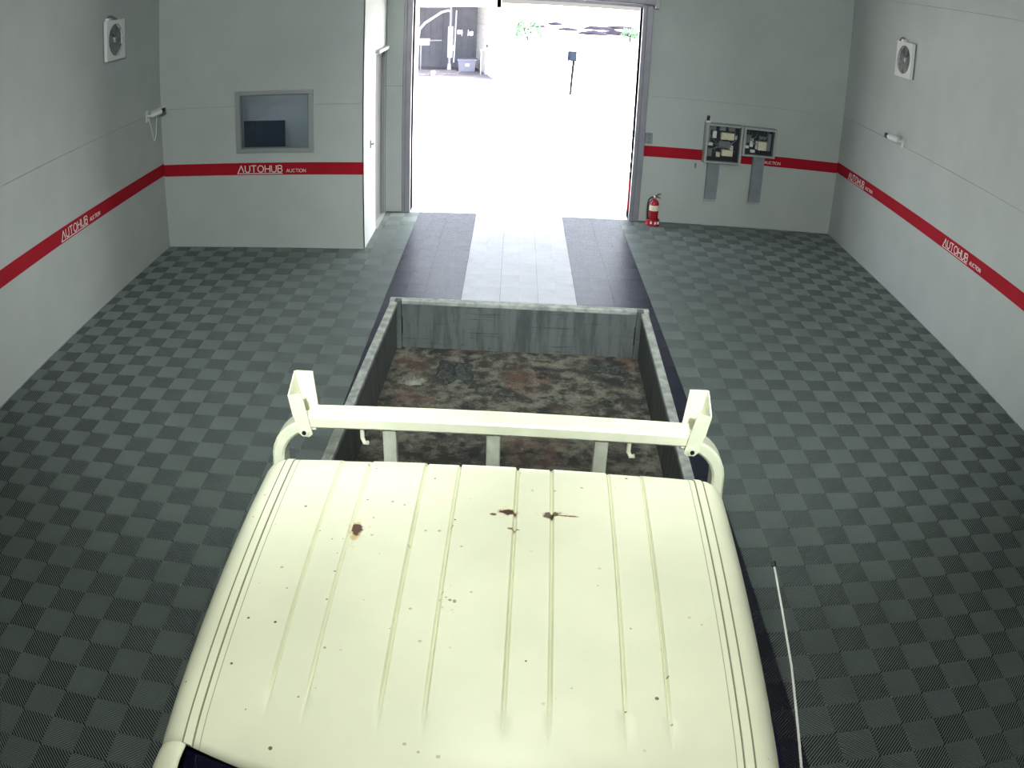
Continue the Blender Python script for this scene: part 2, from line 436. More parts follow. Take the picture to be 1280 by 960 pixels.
MB().box(-.28, .28, -.13, .13, -.056, -.05).build('diffuser', emit('added_office_glow', (0.9, 0.96, 1.0), 24.0), ol)

# side doorway: recessed dark door
d1 = bpy.data.objects.new('door_1', None); C.objects.link(d1); d1.location = (XS, (SY0 + SY1) / 2, 0); struct(d1, 'dark sliding side door recessed in the white wall beside the gate')
hl = (SY1 - SY0) / 2
MB().box(-.085, -.045, -hl + .03, hl - .03, .012, SZ - .03).build('door_leaf', DOORGREY, d1)
MB().box(-.098, -.03, -hl, -hl + .03, 0, SZ).box(-.098, -.03, hl - .03, hl, 0, SZ).box(-.098, -.03, -hl + .03, hl - .03, SZ - .03, SZ).build('door_frame', BOXGREY, d1)
MB().box(-.045, -.038, -hl + .10, -hl + .16, .3, SZ - .2).build('door_stile', GREYP, d1)
MB().box(-.09, 0.015, -hl, hl, Z0, .012).build('threshold', ALU, d1)
MB().bev(0.0, .05, -hl - .02, hl, SZ, SZ + .045, .006).build('door_head', WALL, d1)
lt = thing('wall_latch', 'small dark latch on the bright white side wall beside the gate', 'latch', (XS, -1.35, 1.215))
MB().bev(0, .012, -.025, .025, -.05, .05, .003).build('plate', GREYP, lt)
MB().tube([(.012, 0, .0), (.04, 0, .0), (.045, -.035, .02)], .008).build('lever', GREYP, lt)

# gate: guide rails, shutter box
for i, (x0, x1, lab) in enumerate(((-1.655, -1.535, 'grey steel guide rail on the left edge of the gateway'), (1.535, 1.675, 'grey steel guide rail on the right edge of the gateway'))):
    t = bpy.data.objects.new('trim_%d' % (i + 1), None); C.objects.link(t); t.location = (x0, YF, 0); struct(t, lab)
    W_ = x1 - x0
    MB().bev(0, W_, -.05, .0, 0.0, DZ + .02, .006).build('rail_face', STEELGREY, t)
    a, b = (W_ - .012, W_) if i == 0 else (0, .012)
    MB().box(a, b, .0, TH + .03, 0.0, DZ).build('rail_reveal', STEELGREY, t)
    MB().box(W_ * .3, W_ * .42, -.056, -.05, 0.02, DZ).build('rail_seam', GREYP, t)
    if i == 1:
        MB().box(-.012, 0, .06, .10, .12, .55).build('red_strip', RED, t)
        for k in range(3): MB().box(-.012, 0, .06, .09, .68 + .14 * k, .72 + .14 * k).build('black_mark', BLACK, t)
        MB().bev(-.03, 0, .02, .07, 1.20, 1.30, .004).build('sensor', BLACK, t)
sb = thing('shutter_box', 'grey roller shutter housing along the top of the gateway', 'shutter box', (0, YF - .004, DZ))
MB().bev(-1.70, 1.70, -.16, 0.0, 0.02, .34, .02).build('housing', STEELGREY, sb)
for sx in (-1, 1): MB().bev(sx * 1.71 - .03, sx * 1.71 + .03, -.18, 0.0, -.02, .36, .01).build('end_plate', BOXGREY, sb)
MB().box(-1.53, 1.53, -.11, -.06, -.02, .03).build('bottom_bar', STEELGREY, sb)

# ------------------------------------------------------------------ red bands with lettering
def stroke(mb, pts, wd, close=False):
    """flat stroke lettering in (s, t); returns quads"""
    P = [Vector((p[0], p[1])) for p in pts]
    n = len(P); segs = [(i, i + 1) for i in range(n - 1)] + ([(n - 1, 0)] if close else [])
    for i, j in segs:
        d = (P[j] - P[i]).normalized(); q = Vector((-d.y, d.x)) * wd / 2; e = d * wd * 0.25
        a, b = P[i] - e, P[j] + e
        mb.append([a + q, a - q, b - q, b + q])

def letters(txt, x, y, h, lw, wd, gap, styled=False):
    out = []
    for ch in txt:
        W_ = lw
        if ch == 'A':
            if styled: stroke(out, [(x - .25 * lw, y - h * .14), (x + W_ * .5, y + h), (x + W_, y)], wd)
            else: stroke(out, [(x, y), (x + W_ * .5, y + h), (x + W_, y)], wd); stroke(out, [(x + W_ * .2, y + h * .3), (x + W_ * .8, y + h * .3)], wd)
        elif ch == 'U':
            stroke(out, [(x, y + h), (x, y + h * .28), (x + W_ * .15, y + h * .08), (x + W_ * .35, y), (x + W_ * .65, y), (x + W_ * .85, y + h * .08), (x + W_, y + h * .28), (x + W_, y + h)], wd)
        elif ch == 'T':
            stroke(out, [(x, y + h), (x + W_, y + h)], wd); stroke(out, [(x + W_ / 2, y + h), (x + W_ / 2, y)], wd)
        elif ch == 'O':
            W_ = lw * 1.2
            stroke(out, [(x + W_ / 2 + W_ / 2 * math.cos(k * math.pi / 8), y + h / 2 + h / 2 * math.sin(k * math.pi / 8)) for k in range(16)], wd, True)
        elif ch == 'H':
            stroke(out, [(x, y), (x, y + h)], wd); stroke(out, [(x + W_, y), (x + W_, y + h)], wd); stroke(out, [(x, y + h * .5), (x + W_, y + h * .5)], wd)
        elif ch == 'B':
            W_ = lw * .85
            stroke(out, [(x, y), (x, y + h), (x + W_ * .7, y + h), (x + W_ * .95, y + h * .86), (x + W_ * .95, y + h * .66), (x + W_ * .7, y + h * .53), (x, y + h * .53)], wd)
            stroke(out, [(x + W_ * .7, y + h * .53), (x + W_, y + h * .38), (x + W_, y + h * .15), (x + W_ * .75, y), (x, y)], wd)
        elif ch == 'C':
            stroke(out, [(x + W_ / 2 + W_ / 2 * math.cos(a), y + h / 2 + h / 2 * math.sin(a)) for a in [math.radians(40 + 28 * k) for k in range(11)]], wd)
        elif ch == 'I':
            W_ = 0; stroke(out, [(x, y), (x, y + h)], wd)
        elif ch == 'N':
            stroke(out, [(x, y), (x, y + h), (x + W_, y), (x + W_, y + h)], wd)
        x += W_ + gap
    return out, x - gap

def sign_polys(part=False):
    a, xe = letters('AUTOHUB', 0.022, 0.022, 0.082, 0.062, 0.011, 0.0215, True)
    stroke(a, [(0.0, 0.006), (xe + 0.006, 0.006)], 0.008)
    b, xe2 = letters('AUCTION', xe + 0.058, 0.020, 0.040, 0.030, 0.0055, 0.0095)
    return b if part else a + b
SIGN, SIGN_PART = sign_polys(), sign_polys(True)
BZ0, BZ1 = 0.945, 1.098
tn = [2]
def band(axis, const, out, a0, a1, signs, direction, zoff=0.0, polys=None, words='AUTOHUB AUCTION'):
    tn[0] += 1
    t = bpy.data.objects.new('trim_%d' % tn[0], None); C.objects.link(t); struct(t)
    th = 0.003; mb = MB()
    z0, z1 = BZ0 + zoff, BZ1 + zoff
    if axis == 'x': mb.box(min(const, const + out * th), max(const, const + out * th), a0, a1, z0, z1); t.location = (0, 0, 0)
    else: mb.box(a0, a1, min(const, const + out * th), max(const, const + out * th), z0, z1)
    mb.build('red_band', RED, t)
    for s0 in signs:
        vs_, fs = [], []
        for q in (polys or SIGN):
            o = len(vs_)
            for h in (th, th + 0.0015):
                for p in q:
                    a = s0 + direction * p.x; z = z0 + 0.012 + p.y; c = const + out * h
                    vs_.append((c, a, z) if axis == 'x' else (a, c, z))
            fs += [(o, o + 1, o + 2, o + 3), (o + 4, o + 5, o + 6, o + 7)] + [(o + k, o + (k + 1) % 4, o + 4 + (k + 1) % 4, o + 4 + k) for k in range(4)]
        le = MB().add(vs_, fs).build('lettering', LETTER, t); le['label'] = 'white lettering %s on the red band' % words
    return t
band('x', XL, 1, YB, YO - .003, (-4.57, -7.57, -10.57), 1, .008)['label'] = 'red band with white lettering along the left wall'
band('y', YO, -1, XL, XS + .0, (-3.50,), 1, -.01)['label'] = 'red band with white lettering under the office window'
band('y', YF, -1, 1.675, XR, (2.80,), 1, -.003, SIGN_PART, 'AUCTION')['label'] = 'red band on the front wall behind the electrical boxes'
band('x', XR, -1, YB, YF - .003, (-0.60, -3.60, -6.60, -9.60), -1, .014)['label'] = 'red band with white lettering along the right wall'

# ------------------------------------------------------------------ floor tiles: diagonal ribs, real grooves
CK = 0.2
def clip_poly(poly, nx, ny, c):          # keep nx*x+ny*y <= c
    out = []
    for i in range(len(poly)):
        a, b = poly[i], poly[(i + 1) % len(poly)]
        da, db = nx * a[0] + ny * a[1] - c, nx * b[0] + ny * b[1] - c
        if da <= 0: out.append(a)
        if (da < 0) != (db < 0):
            t = da / (da - db); out.append((a[0] + (b[0] - a[0]) * t, a[1] + (b[1] - a[1]) * t))
    return out
GAP = 0.0012
RIB, STEP, DEEP = 0.0036, 0.020, 0.0150      # half rib and spacing measured along the tile edge
def tile_mesh(name, x0, x1, y0, y1, cx, cy):
    """tile of 2 x 2 checks centred on (cx, cy), cut to the rectangle; local coordinates round (cx, cy)"""
    mb = MB()
    X0, X1, Y0, Y1 = max(x0, cx - CK) + GAP, min(x1, cx + CK) - GAP, max(y0, cy - CK) + GAP, min(y1, cy + CK) - GAP
    mb.box(X0 - cx, X1 - cx, Y0 - cy, Y1 - cy, -0.0168, -DEEP)
    for i in (-1, 0):
        for j in (-1, 0):
            ax, ay = cx + i * CK, cy + j * CK
            u = round(ax / CK); v = round(-(ay + CK) / CK)
            sgn = 1 if (u + v) % 2 == 0 else -1           # ribs along (1, sgn)
            bx0, bx1, by0, by1 = max(ax, X0), min(ax + CK, X1), max(ay, Y0), min(ay + CK, Y1)
            if bx1 - bx0 < 1e-4 or by1 - by0 < 1e-4: continue
            px, py = ax + CK / 2, ay + CK / 2
            for k in range(-10, 10):
                c0 = (k + .5) * STEP
                poly = [(bx0 - px, by0 - py), (bx1 - px, by0 - py), (bx1 - px, by1 - py), (bx0 - px, by1 - py)]
                poly = clip_poly(poly, 1, -sgn, c0 + RIB)
                if len(poly) > 2: poly = clip_poly(poly, -1, sgn, -(c0 - RIB))
                if len(poly) < 3: continue
                n = len(poly); vs_ = [(p[0] + px - cx, p[1] + py - cy, 0) for p in poly]
                fs = [tuple(range(n))]; low = {}
                for a in range(n):
                    b = (a + 1) % n
                    d = (poly[a][0] - sgn * poly[a][1], poly[b][0] - sgn * poly[b][1])
                    if abs(d[0] - d[1]) < 1e-6:                # long edge: wall of the rib
                        for q in (a, b):
                            if q not in low: low[q] = len(vs_); vs_.append((vs_[q][0], vs_[q][1], -DEEP))
                        fs.append((a, low[a], low[b], b))
                mb.add(vs_, fs)
    me = bpy.data.meshes.new(name); me.from_pydata(mb.v, [], mb.f); me.update()
    for i_, p in enumerate(me.polygons):
        if i_ >= 6 and p.normal.z < -.5: p.flip()
        p.material_index = 1 if i_ < 6 else 0
    return me

FX0, FX1, FY0, FY1 = XL, XR, YB, YF + 0.06
cells = []
for iu in range(-12, 12):
    for iv in range(0, 32):
        cx, cy = iu * 2 * CK, -(iv * 2) * CK          # tile borders on odd multiples of the check
        x0, x1, y0, y1 = max(FX0, cx - CK), min(FX1, cx + CK), max(FY0, cy - CK), min(YF, cy + CK)
        if y1 > YO and cx < XS:                         # beside the office
            x0 = max(x0, XS)
            if x1 <= XS:
                y1 = min(y1, YO); x0 = max(FX0, cx - CK)
        pieces = [(x0, x1, y0, y1)]
        if cx - CK < XS < cx + CK and y1 > YO > y0: pieces.append((max(FX0, cx - CK), XS, y0, YO))
        acx = abs(cx)
        m_ = TLIGHT if acx < 0.5 else (TNAVY if acx < 1.3 else TGREY)
        px, py = project((cx, cy, 0))
        under = abs(cx + .10) < .75 and cy < -5.2
        vis = -15 < px < 1295 and 0 < py < 985 and not under and cy < 0.2
        full = x0 <= cx - CK + 1e-6 and x1 >= cx + CK - 1e-6 and y0 <= cy - CK + 1e-6 and y1 >= cy + CK - 1e-6
        for x0, x1, y0, y1 in pieces:
          if x1 - x0 < .01 or y1 - y0 < .01: continue
          full = x0 <= cx - CK + 1e-6 and x1 >= cx + CK - 1e-6 and y0 <= cy - CK + 1e-6 and y1 >= cy + CK - 1e-6
          cells.append([(Vector((cx, cy, 0)) - CAM).length if vis else 999 + abs(cy), cx, cy, x0, x1, y0, y1, m_, full, vis])
cells.sort(key=lambda c: c[0])
cache = {}; rest = {0: [[], []], 1: [[], []], 2: [[], []]}
mats_ = [TGREY, TNAVY, TLIGHT, SLAB]; restv, restf, restm = [], [], []
for n_, (dst, cx, cy, x0, x1, y0, y1, m_, full, vis) in enumerate(cells):
    key = (m_.name, round(cx / .4) % 2, round(cy / .4) % 2) if full else None
    me = cache.get(key) if key else None
    if me is None:
        me = tile_mesh('floor_tile', x0, x1, y0, y1, cx, cy); me.materials.append(m_); me.materials.append(SLAB)
        if key: cache[key] = me
    if n_ < 300:
        link('floor_tile', me, floor, (cx, cy, 0))
    else:
        o = len(restv); restv += [(v.co.x + cx, v.co.y + cy, v.co.z) for v in me.vertices]
        for p in me.polygons: restf.append([i + o for i in p.vertices]); restm.append(3 if p.material_index else mats_.index(m_))
me = bpy.data.meshes.new('floor_tiles_far'); me.from_pydata(restv, [], restf); me.update()
for m_ in mats_: me.materials.append(m_)
me.polygons.foreach_set('material_index', restm)
ft = link('floor_tiles_far', me, floor); ft['kind'] = 'stuff'; ft['label'] = 'further ribbed interlocking floor tiles'

# ------------------------------------------------------------------ truck
TR = thing('pickup_truck', 'cream white cargo truck with open grey bed parked in the hall', 'truck', (-0.131, -9.4, 0), -0.028)
CS = -0.018       # cab centre offset
ZR = 1.938
grooves = [(-.443, -.359), (-.2, -.107), (.053, .147), (.304, .398)]
def roof_pt(sx, t):
    """sx in [-1.25,1.25]: |sx|<=1 the roof plate, beyond it the rolled edge; t 0 rear .. 1 front"""
    yf = -1.185 + .075 * min(1.0, abs(sx)) ** 2
    y = 0.0 + t * yf
    # half width narrows to the front, corner rounding at the back
    wd = .612 - .038 * t
    rr = .055
    if y > -rr: wd -= .03 * (1 - math.sqrt(max(0, 1 - ((y + rr) / rr) ** 2)))
    zc = ZR - .022 * ((y + .5) / .55) ** 2
    if y > -.05: zc -= .03 * ((y + .05) / .05) ** 2
    a = abs(sx)
    zc -= .022 * max(0, (t - .90) / .10) ** 2 * (1 - .85 * min(1, max(0, (a - .75) / .25)))
    if a <= 1:
        x = sx * wd; z = zc - .026 * a * a
        xr = x + CS
        fade = min(1.0, max(0.0, (1.02 + y) / .16))
        for g0, g1 in grooves:
            d0, d1 = (sx - (g0 - CS) / .594) * .594, (sx - (g1 - CS) / .594) * .594
            if 0 < d0 and d1 < 0: z -= .0025 * fade
            for d in (d0, d1):
                z -= .0125 * fade * max(0.0, 1 - abs(d) / .0055)
        return (x + CS, y, z)
    k = (a - 1) / .25
    ang = k * math.pi / 2
    bulge = .083
    x = wd + bulge * math.sin(ang); z = zc - .026 - .125 * (1 - math.cos(ang))
    return (math.copysign(x, sx) + CS, y, z)
sxs = set([i / 24 for i in range(-24, 25)])
for g0, g1 in grooves:
    for gg in (g0, g1):
        for d in (-.0056, -.0028, 0, .0028, .0056): sxs.add((gg + d - CS) / .594)
for s_ in (-1, 1):
    for k in range(1, 9): sxs.add(s_ * (1 + .25 * k / 8))
sxs = sorted(sxs)
ts = [0, .008, .016, .025, .035, .05, .07] + [.09 + .91 * i / 40 for i in range(41)]
vs_, fs = [], []
for t_ in ts:
    for s_ in sxs: vs_.append(roof_pt(s_, t_))
nx = len(sxs)
for i in range(len(ts) - 1):
    for k in range(nx - 1): fs.append((i * nx + k, i * nx + k + 1, (i + 1) * nx + k + 1, (i + 1) * nx + k))
roof = MB().add(vs_, fs).build('cab_roof', CAB, TR, smooth=True)
roof['label'] = 'cream ribbed roof panel with rust spots'
sol = roof.modifiers.new('thick', 'SOLIDIFY'); sol.thickness = .006; sol.offset = -1
# drip mouldings with dark seams on both sides of the roof
SEAM = mat('roof_seam', (0.19, 0.19, 0.13), 0.7)
def roof_strip(sx0, sx1, lift, name, m_):
    vs_, fs = [], []
    for t_ in ts[3:]:
        a, b = Vector(roof_pt(sx0, t_)), Vector(roof_pt(sx1, t_)); up = Vector((0, 0, 1))
        vs_ += [a - up * .004, a + up * lift, b + up * lift, b - up * .004]
    n = len(ts) - 3
    for i in range(n - 1):
        for k in range(4): fs.append((i * 4 + k, i * 4 + (k + 1) % 4, (i + 1) * 4 + (k + 1) % 4, (i + 1) * 4 + k))
    fs += [(3, 2, 1, 0), tuple(range(4 * n - 4, 4 * n))]
    return MB().add(vs_, fs).build(name, m_, roof)
for s_ in (-1, 1):
    roof_strip(s_ * .962, s_ * .995, .0035, 'drip_moulding', CAB)
    roof_strip(s_ * .956, s_ * .962, .0008, 'roof_seam', SEAM)
    roof_strip(s_ * .995, s_ * 1.004, .0010, 'roof_seam', SEAM)
    roof_strip(s_ * .930, s_ * .934, .0004, 'roof_seam', mat('roof_seam_soft', (0.38, 0.38, 0.29), 0.6))

# cab body: loft of rounded rectangles below the roof
def ring(hw_, yb, yf, z, r=.05, n=5, crown=0.0, taper=0.0):
    pts = []
    for (cx, cy, a0) in ((hw_ - r, yb - r, 0), (-hw_ + r, yb - r, 90), (-hw_ + r, yf + r, 180), (hw_ - r, yf + r, 270)):
        for k in range(n + 1):
            a = math.radians(a0 + 90 * k / n)
            x, y = cx + r * math.cos(a), cy + r * math.sin(a)
            if cy < -.5: y -= crown * (1 - (x / hw_) ** 2)
            x *= 1 - taper * max(0.0, min(1.0, -y / 1.1))
            pts.append((x + CS, y, z))
    return pts
levels = [ring(.640, -.004, -1.10, 1.850, .05, crown=.06, taper=.06), ring(.676, 0.006, -1.115, 1.79, .06, crown=.065, taper=.055), ring(.70, .02, -1.34, 1.45, .07, crown=.07, taper=.04), ring(.775, .02, -1.56, 1.12, .08, crown=.08),
          ring(.80, .02, -1.64, 1.02, .09, crown=.08), ring(.805, .02, -1.70, .60, .09, crown=.06), ring(.795, .02, -1.70, .36, .09, crown=.05)]
nr = len(levels[0]); vs_ = [p for l in levels for p in l]; fs = []
for i in range(len(levels) - 1):
    for k in range(nr): fs.append((i * nr + k, i * nr + (k + 1) % nr, (i + 1) * nr + (k + 1) % nr, (i + 1) * nr + k))
fs += [tuple(range(nr)), tuple(range((len(levels) - 1) * nr, len(levels) * nr))]
MB().add(vs_, fs).build('cab_body', CAB, TR, smooth=True)
# windshield: curved dark pane over the front slope with rounded corners
vs_, fs = [], []; NU, NV = 28, 14
for j in range(NV + 1):
    v = j / NV
    for i in range(NU + 1):
        u = -1 + 2 * i / NU
        inset = 0.0
        if v < .12: inset = .045 * (1 - math.sqrt(max(0, 1 - ((.12 - v) / .12) ** 2)))
        hw_ = (.618 - inset) * (1 - v) + .72 * v
        x = u * hw_
        y0_ = -1.188 + .075 * (x / .60) ** 2; y1_ = -1.66 + .085 * (x / .72) ** 2
        z = 1.870 - .004 * abs(u) ** 2 - (1.870 - 1.10) * v
        y = y0_ + (y1_ - y0_) * v + .014 * (1 - v) ** 4 - .014 * v - .03 * math.sin(math.pi * v)
        vs_.append((x + CS, y, z))
for j in range(NV):
    for i in range(NU): fs.append((j * (NU + 1) + i, j * (NU + 1) + i + 1, (j + 1) * (NU + 1) + i + 1, (j + 1) * (NU + 1) + i))
wsd = MB().add(vs_, fs).build('windshield', WSHIELD, TR, smooth=True); wsd['label'] = 'dark curved windshield'
sol = wsd.modifiers.new('thick', 'SOLIDIFY'); sol.thickness = .006; sol.offset = -1
for s_ in (-1, 1):      # front pillars carry the rolled roof edge down to the hood
    vs_, fs = [], []; cols = [.985 + .265 * k / 10 for k in range(11)]
    for j in range(15):
        k = j / 14
        for c_ in cols:
            p = Vector(roof_pt(s_ * c_, 1.0))
            vs_.append((p.x + s_ * .085 * k, p.y - .50 * k, p.z - .05 * k - .65 * k ** 1.8))
    for j in range(14):
        for i in range(10): fs.append((j * 11 + i, j * 11 + i + 1, (j + 1) * 11 + i + 1, (j + 1) * 11 + i))
    pl_ = MB().add(vs_, fs).build('front_pillar', CAB, TR, smooth=True)
    sol = pl_.modifiers.new('thick', 'SOLIDIFY'); sol.thickness = .004; sol.offset = 0
for s_ in (-1, 1):      # door glass, doors' handles
    q = [(s_ * .700 + CS, -.14, 1.70), (s_ * .700 + CS, -1.08, 1.70), (s_ * .790 + CS, -1.40, 1.14), (s_ * .790 + CS, -.14, 1.14)]
    qo = [(p[0] + s_ * .012, p[1], p[2]) for p in q]
    MB().add(q + qo, [(0, 1, 2, 3), (4, 5, 6, 7)] + [(k, (k + 1) % 4, 4 + (k + 1) % 4, 4 + k) for k in range(4)]).build('door_glass', WSHIELD, TR)
    MB().bev(s_ * .815 + CS - .012, s_ * .815 + CS + .012, -.32, -.18, .96, 1.0, .005).build('door_handle', BLACK, TR)
    MB().bev(s_ * .55 + CS - .12, s_ * .55 + CS + .12, -1.80, -1.74, .68, .82, .02).build('headlight', WHITEP, TR)
MB().bev(-.80 + CS, .80 + CS, -1.86, -1.70, .32, .52, .03).build('bumper', BLACK, TR)
# rear window of the cab
MB().bev(-.5 + CS, .5 + CS, .018, .026, 1.25, 1.68, .003).build('rear_window', WSHIELD, TR)
# chassis and wheels
MB().box(-.42, -.30, -1.4, 3.1, .45, .62).box(.30, .42, -1.4, 3.1, .45, .62).box(-.42, .42, .4, .5, .48, .6).box(-.42, .42, 2.9, 3.0, .48, .6).build('chassis_frame', CHASSIS, TR)
for yy in (-.95, 1.75):
    for s_ in (-1, 1):
        wx = s_ * .70
        tyre = MB().lathe([(.17, -.085), (.27, -.085), (.30, -.06), (.305, 0), (.30, .06), (.27, .085), (.17, .085)], 24, (wx, yy, .305), 'x').build('tyre', TYRE, TR, True)
        MB().lathe([(.001, .03), (.05, .035), (.08, .01), (.15, .02), (.172, .06), (.172, -.06), (.001, -.06)], 20, (wx, yy, .305), 'x').build('wheel_rim', ALU, tyre, True)
# bed: floor, gates, tailgate, headboard
BY0, BY1, BZF, BZT = .22, 3.24, .75, 1.10
MB().box(-.84, .84, BY0, BY1 - .02, .64, BZF).build('bed_floor', BEDFLOOR, TR)['label'] = 'dirty brown and grey bed floor with rust'
for s_ in (-1, 1):
    a, b = sorted((s_ * .835, s_ * .872))
    g_ = MB().box(a, b, BY0, BY1 - .045, .70, BZT - .03).build('side_gate', BEDWALL, TR)
    a, b = sorted((s_ * .825, s_ * .878))
    MB().bev(a, b, BY0, BY1 - .045, BZT - .035, BZT, .006).build('gate_rail', BEDRAIL, g_)
    for k in range(6):
        y0_ = .35 + .46 * k
        a, b = sorted((s_ * .872, s_ * .882)); MB().box(a, b, y0_, y0_ + .34, .76, 1.03).build('gate_panel', BEDOUT, g_)
    MB().bev(*sorted((s_ * .80, s_ * .845)), BY1 - .075, BY1 - .03, .75, BZT + .012, .006).build('corner_post', BEDWALL, TR)
tg_ = MB().box(-.872, .872, BY1 - .04, BY1, .70, BZT - .03).build('tailgate', BEDWALL, TR)
MB().bev(-.885, .885, BY1 - .045, BY1 + .008, BZT - .03, BZT + .004, .006).build('tailgate_rail', BEDRAIL, tg_)
for x_ in (-.815, .815):
    MB().box(x_ - .02, x_ + .02, BY1 - .062, BY1 - .04, .86, .98).build('gate_latch', BLACK, tg_)
MB().box(-.85, .85, BY0 - .03, BY0, .66, 1.12).build('headboard', BEDWALL, TR)
for x_ in (-.6, 0, .6): MB().bev(x_ - .04, x_ + .04, BY1, BY1 + .02, .66, .8, .005).build('hinge', BLACK, tg_)

# cab guard rack
HY = .425; HX = -.022
pts = []
for k in range(25):
    x = -.66 + 1.32 * k / 24
    pts.append((x + HX, HY, 1.778 + .016 * (1 - (x / .66) ** 2)))
rk = MB().sweep(pts, (0, 1, 0), .095, .050).build('rack_crossbar', RACK, TR); rk['label'] = 'cream box section crossbar behind the cab'
for s_ in (-1, 1):
    arc = [(s_ * (.63) + HX, HY, 1.765)] + [(s_ * (.63 + .155 * math.sin(a)) + HX, HY, 1.61 + .155 * math.cos(a)) for a in [math.radians(10 * k) for k in range(1, 10)]]
    arc += [(s_ * (.785 + .04 * k / 4) + HX, HY, 1.61 - .5 * k / 4) for k in range(1, 5)]
    MB().sweep(arc, (0, 1, 0), .085, .045).build('rack_leg', RACK, TR)
    MB().bev(s_ * .835 + HX - .05, s_ * .835 + HX + .05, HY - .07, HY + .07, 1.10, 1.115, .004).build('rack_foot', RACK, TR)
    # folded stop bracket: web and two flanges
    br = MB()
    lean = .10; bx = s_ * .665 + HX
    def bp(x, y, z): return (bx + s_ * (x + lean * (z - 1.75)), y, z)
    def plate(P, d):
        q = [Vector(p) for p in P]; o = [p + Vector(d) for p in q]; n = len(q)
        br.add(q + o, [tuple(range(n))[::-1], tuple(range(n, 2 * n))] + [(k, (k + 1) % n, n + (k + 1) % n, n + k) for k in range(n)])
    y0_, y1_ = HY - .056, HY + .056
    plate([bp(-.026, y0_, 1.742), bp(-.012, y0_, 1.730), bp(.012, y0_, 1.730), bp(.026, y0_, 1.745), bp(.034, y0_, 1.885), bp(-.014, y0_, 1.900)], (0, -.005, 0))
    plate([bp(-.026, y1_, 1.75), bp(.026, y1_, 1.75), bp(.034, y1_, 1.925), bp(-.030, y1_, 1.925)], (0, .005, 0))
    plate([bp(.030, y0_, 1.80), bp(.030, y1_, 1.80), bp(.034, y1_, 1.925), bp(.034, y0_, 1.885)], (s_ * .005, 0, 0))
    b_ = br.build('rack_bracket', RACK, TR); b_['label'] = 'folded cream stop bracket on the rack end'
    MB().lathe([(.0165, -.010), (.0165, 0), (.012, 0)], 6, (bx, y0_ - .005, 1.752), 'y').build('bracket_bolt', RACK, b_)
    MB().lathe([(.008, -.004), (.008, 0)], 8, (bx, y0_ - .0155, 1.752), 'y').build('bolt_hole', BLACK, b_)
for x_ in (-.395, -.035, .335): MB().bev(x_ - .024, x_ + .024, HY - .02, HY + .02, .76, 1.765, .006).build('rack_post', mat('post_grey', (0.50, 0.52, 0.43), .6, var=.2, vscale=20), TR)
for x_ in (-.49, .43):
    MB().tube([(x_, HY - .02, 1.755), (x_, HY - .02, 1.715), (x_ + .008, HY - .025, 1.700), (x_ + .02, HY - .03, 1.705)], .008).build('rope_hook', RACK, rk)
for x_ in (-.41, .36): MB().lathe([(.006, -.0012), (.006, .002)], 8, (x_, HY + .015, 1.806), 'z').build('drain_hole', BLACK, rk)
# antenna on the pillar
def wl2(x, y, z):
    d = Vector((x + .131, y + 9.4, z)); c, s = math.cos(.028), math.sin(.028)
    return (c * d.x - s * d.y, s * d.x + c * d.y, z)
AP = [wl2(.635, -10.78, 1.34), wl2(.614, -10.52, 1.53), wl2(.601, -10.34, 1.65), wl2(.588, -10.12, 1.79), wl2(.566, -9.89, 1.925)]
an_ = MB().tube(AP, [.0050, .0045, .0040, .0034, .0030], 6).build('antenna', WHITEP, TR)
MB().tube([AP[-1], tuple(Vector(AP[-1]) + (Vector(AP[-1]) - Vector(AP[-2])).normalized() * .014)], .0065, 8).build('antenna_tip', BLACK, an_)
MB().bev(AP[0][0] - .03, AP[0][0] + .012, AP[0][1] - .02, AP[0][1] + .02, AP[0][2] - .03, AP[0][2] + .03, .006).build('antenna_base', BLACK, an_)

# scraps lying in the bed
def scrap(name, label, x, y, sx, sy, h, m_, seed):
    vs_, fs = [], []; N = 16
    for j in range(N + 1):
        for i in range(N + 1):
            u, v = -1 + 2 * i / N, -1 + 2 * j / N
            a = math.atan2(v, u); rr = 0.75 + .35 * noise.noise(Vector((math.cos(a) * 1.5 + seed, math.sin(a) * 1.5, 0)))
            k = max(abs(u), abs(v)); l = math.hypot(u, v); f = (k / l if l > 1e-6 else 1) * rr
            edge = max(0, 1 - k ** 3)
            z = h * edge * (0.35 + abs(noise.noise(Vector((u * 2.2 + seed, v * 2.2, seed))) * 1.1) + .5 * abs(noise.noise(Vector((u * 6, v * 6 + seed, 1)))))
            vs_.append((u * f * sx, v * f * sy, z + .003))
    for j in range(N):
        for i in range(N): fs.append((j * (N + 1) + i, j * (N + 1) + i + 1, (j + 1) * (N + 1) + i + 1, (j + 1) * (N + 1) + i))
    c, s = math.cos(.028), math.sin(.028)
    o = MB().add(vs_, fs).build(name, m_, None, loc=(-.131 + c * x + s * y, -9.4 - s * x + c * y, BZF))
    md = o.modifiers.new('thick', 'SOLIDIFY'); md.thickness = .003; md.offset = -1
    o.rotation_euler = (0, 0, -.028)
    return tag(o, label, 'scrap', None)
scrap('crumpled_scrap', 'black crumpled scrap left of centre on the truck bed floor', -.41, 2.86, .17, .20, .035, SCRAPDARK, 1.3)
scrap('crumpled_scrap', 'pale crumpled scrap beside the left gate on the truck bed floor', -.66, 2.68, .10, .075, .03, SCRAPPALE, 4.1)
scrap('crumpled_scrap', 'black torn scrap near the right rear corner of the truck bed', .62, 2.98, .15, .07, .03, SCRAPDARK, 7.7)

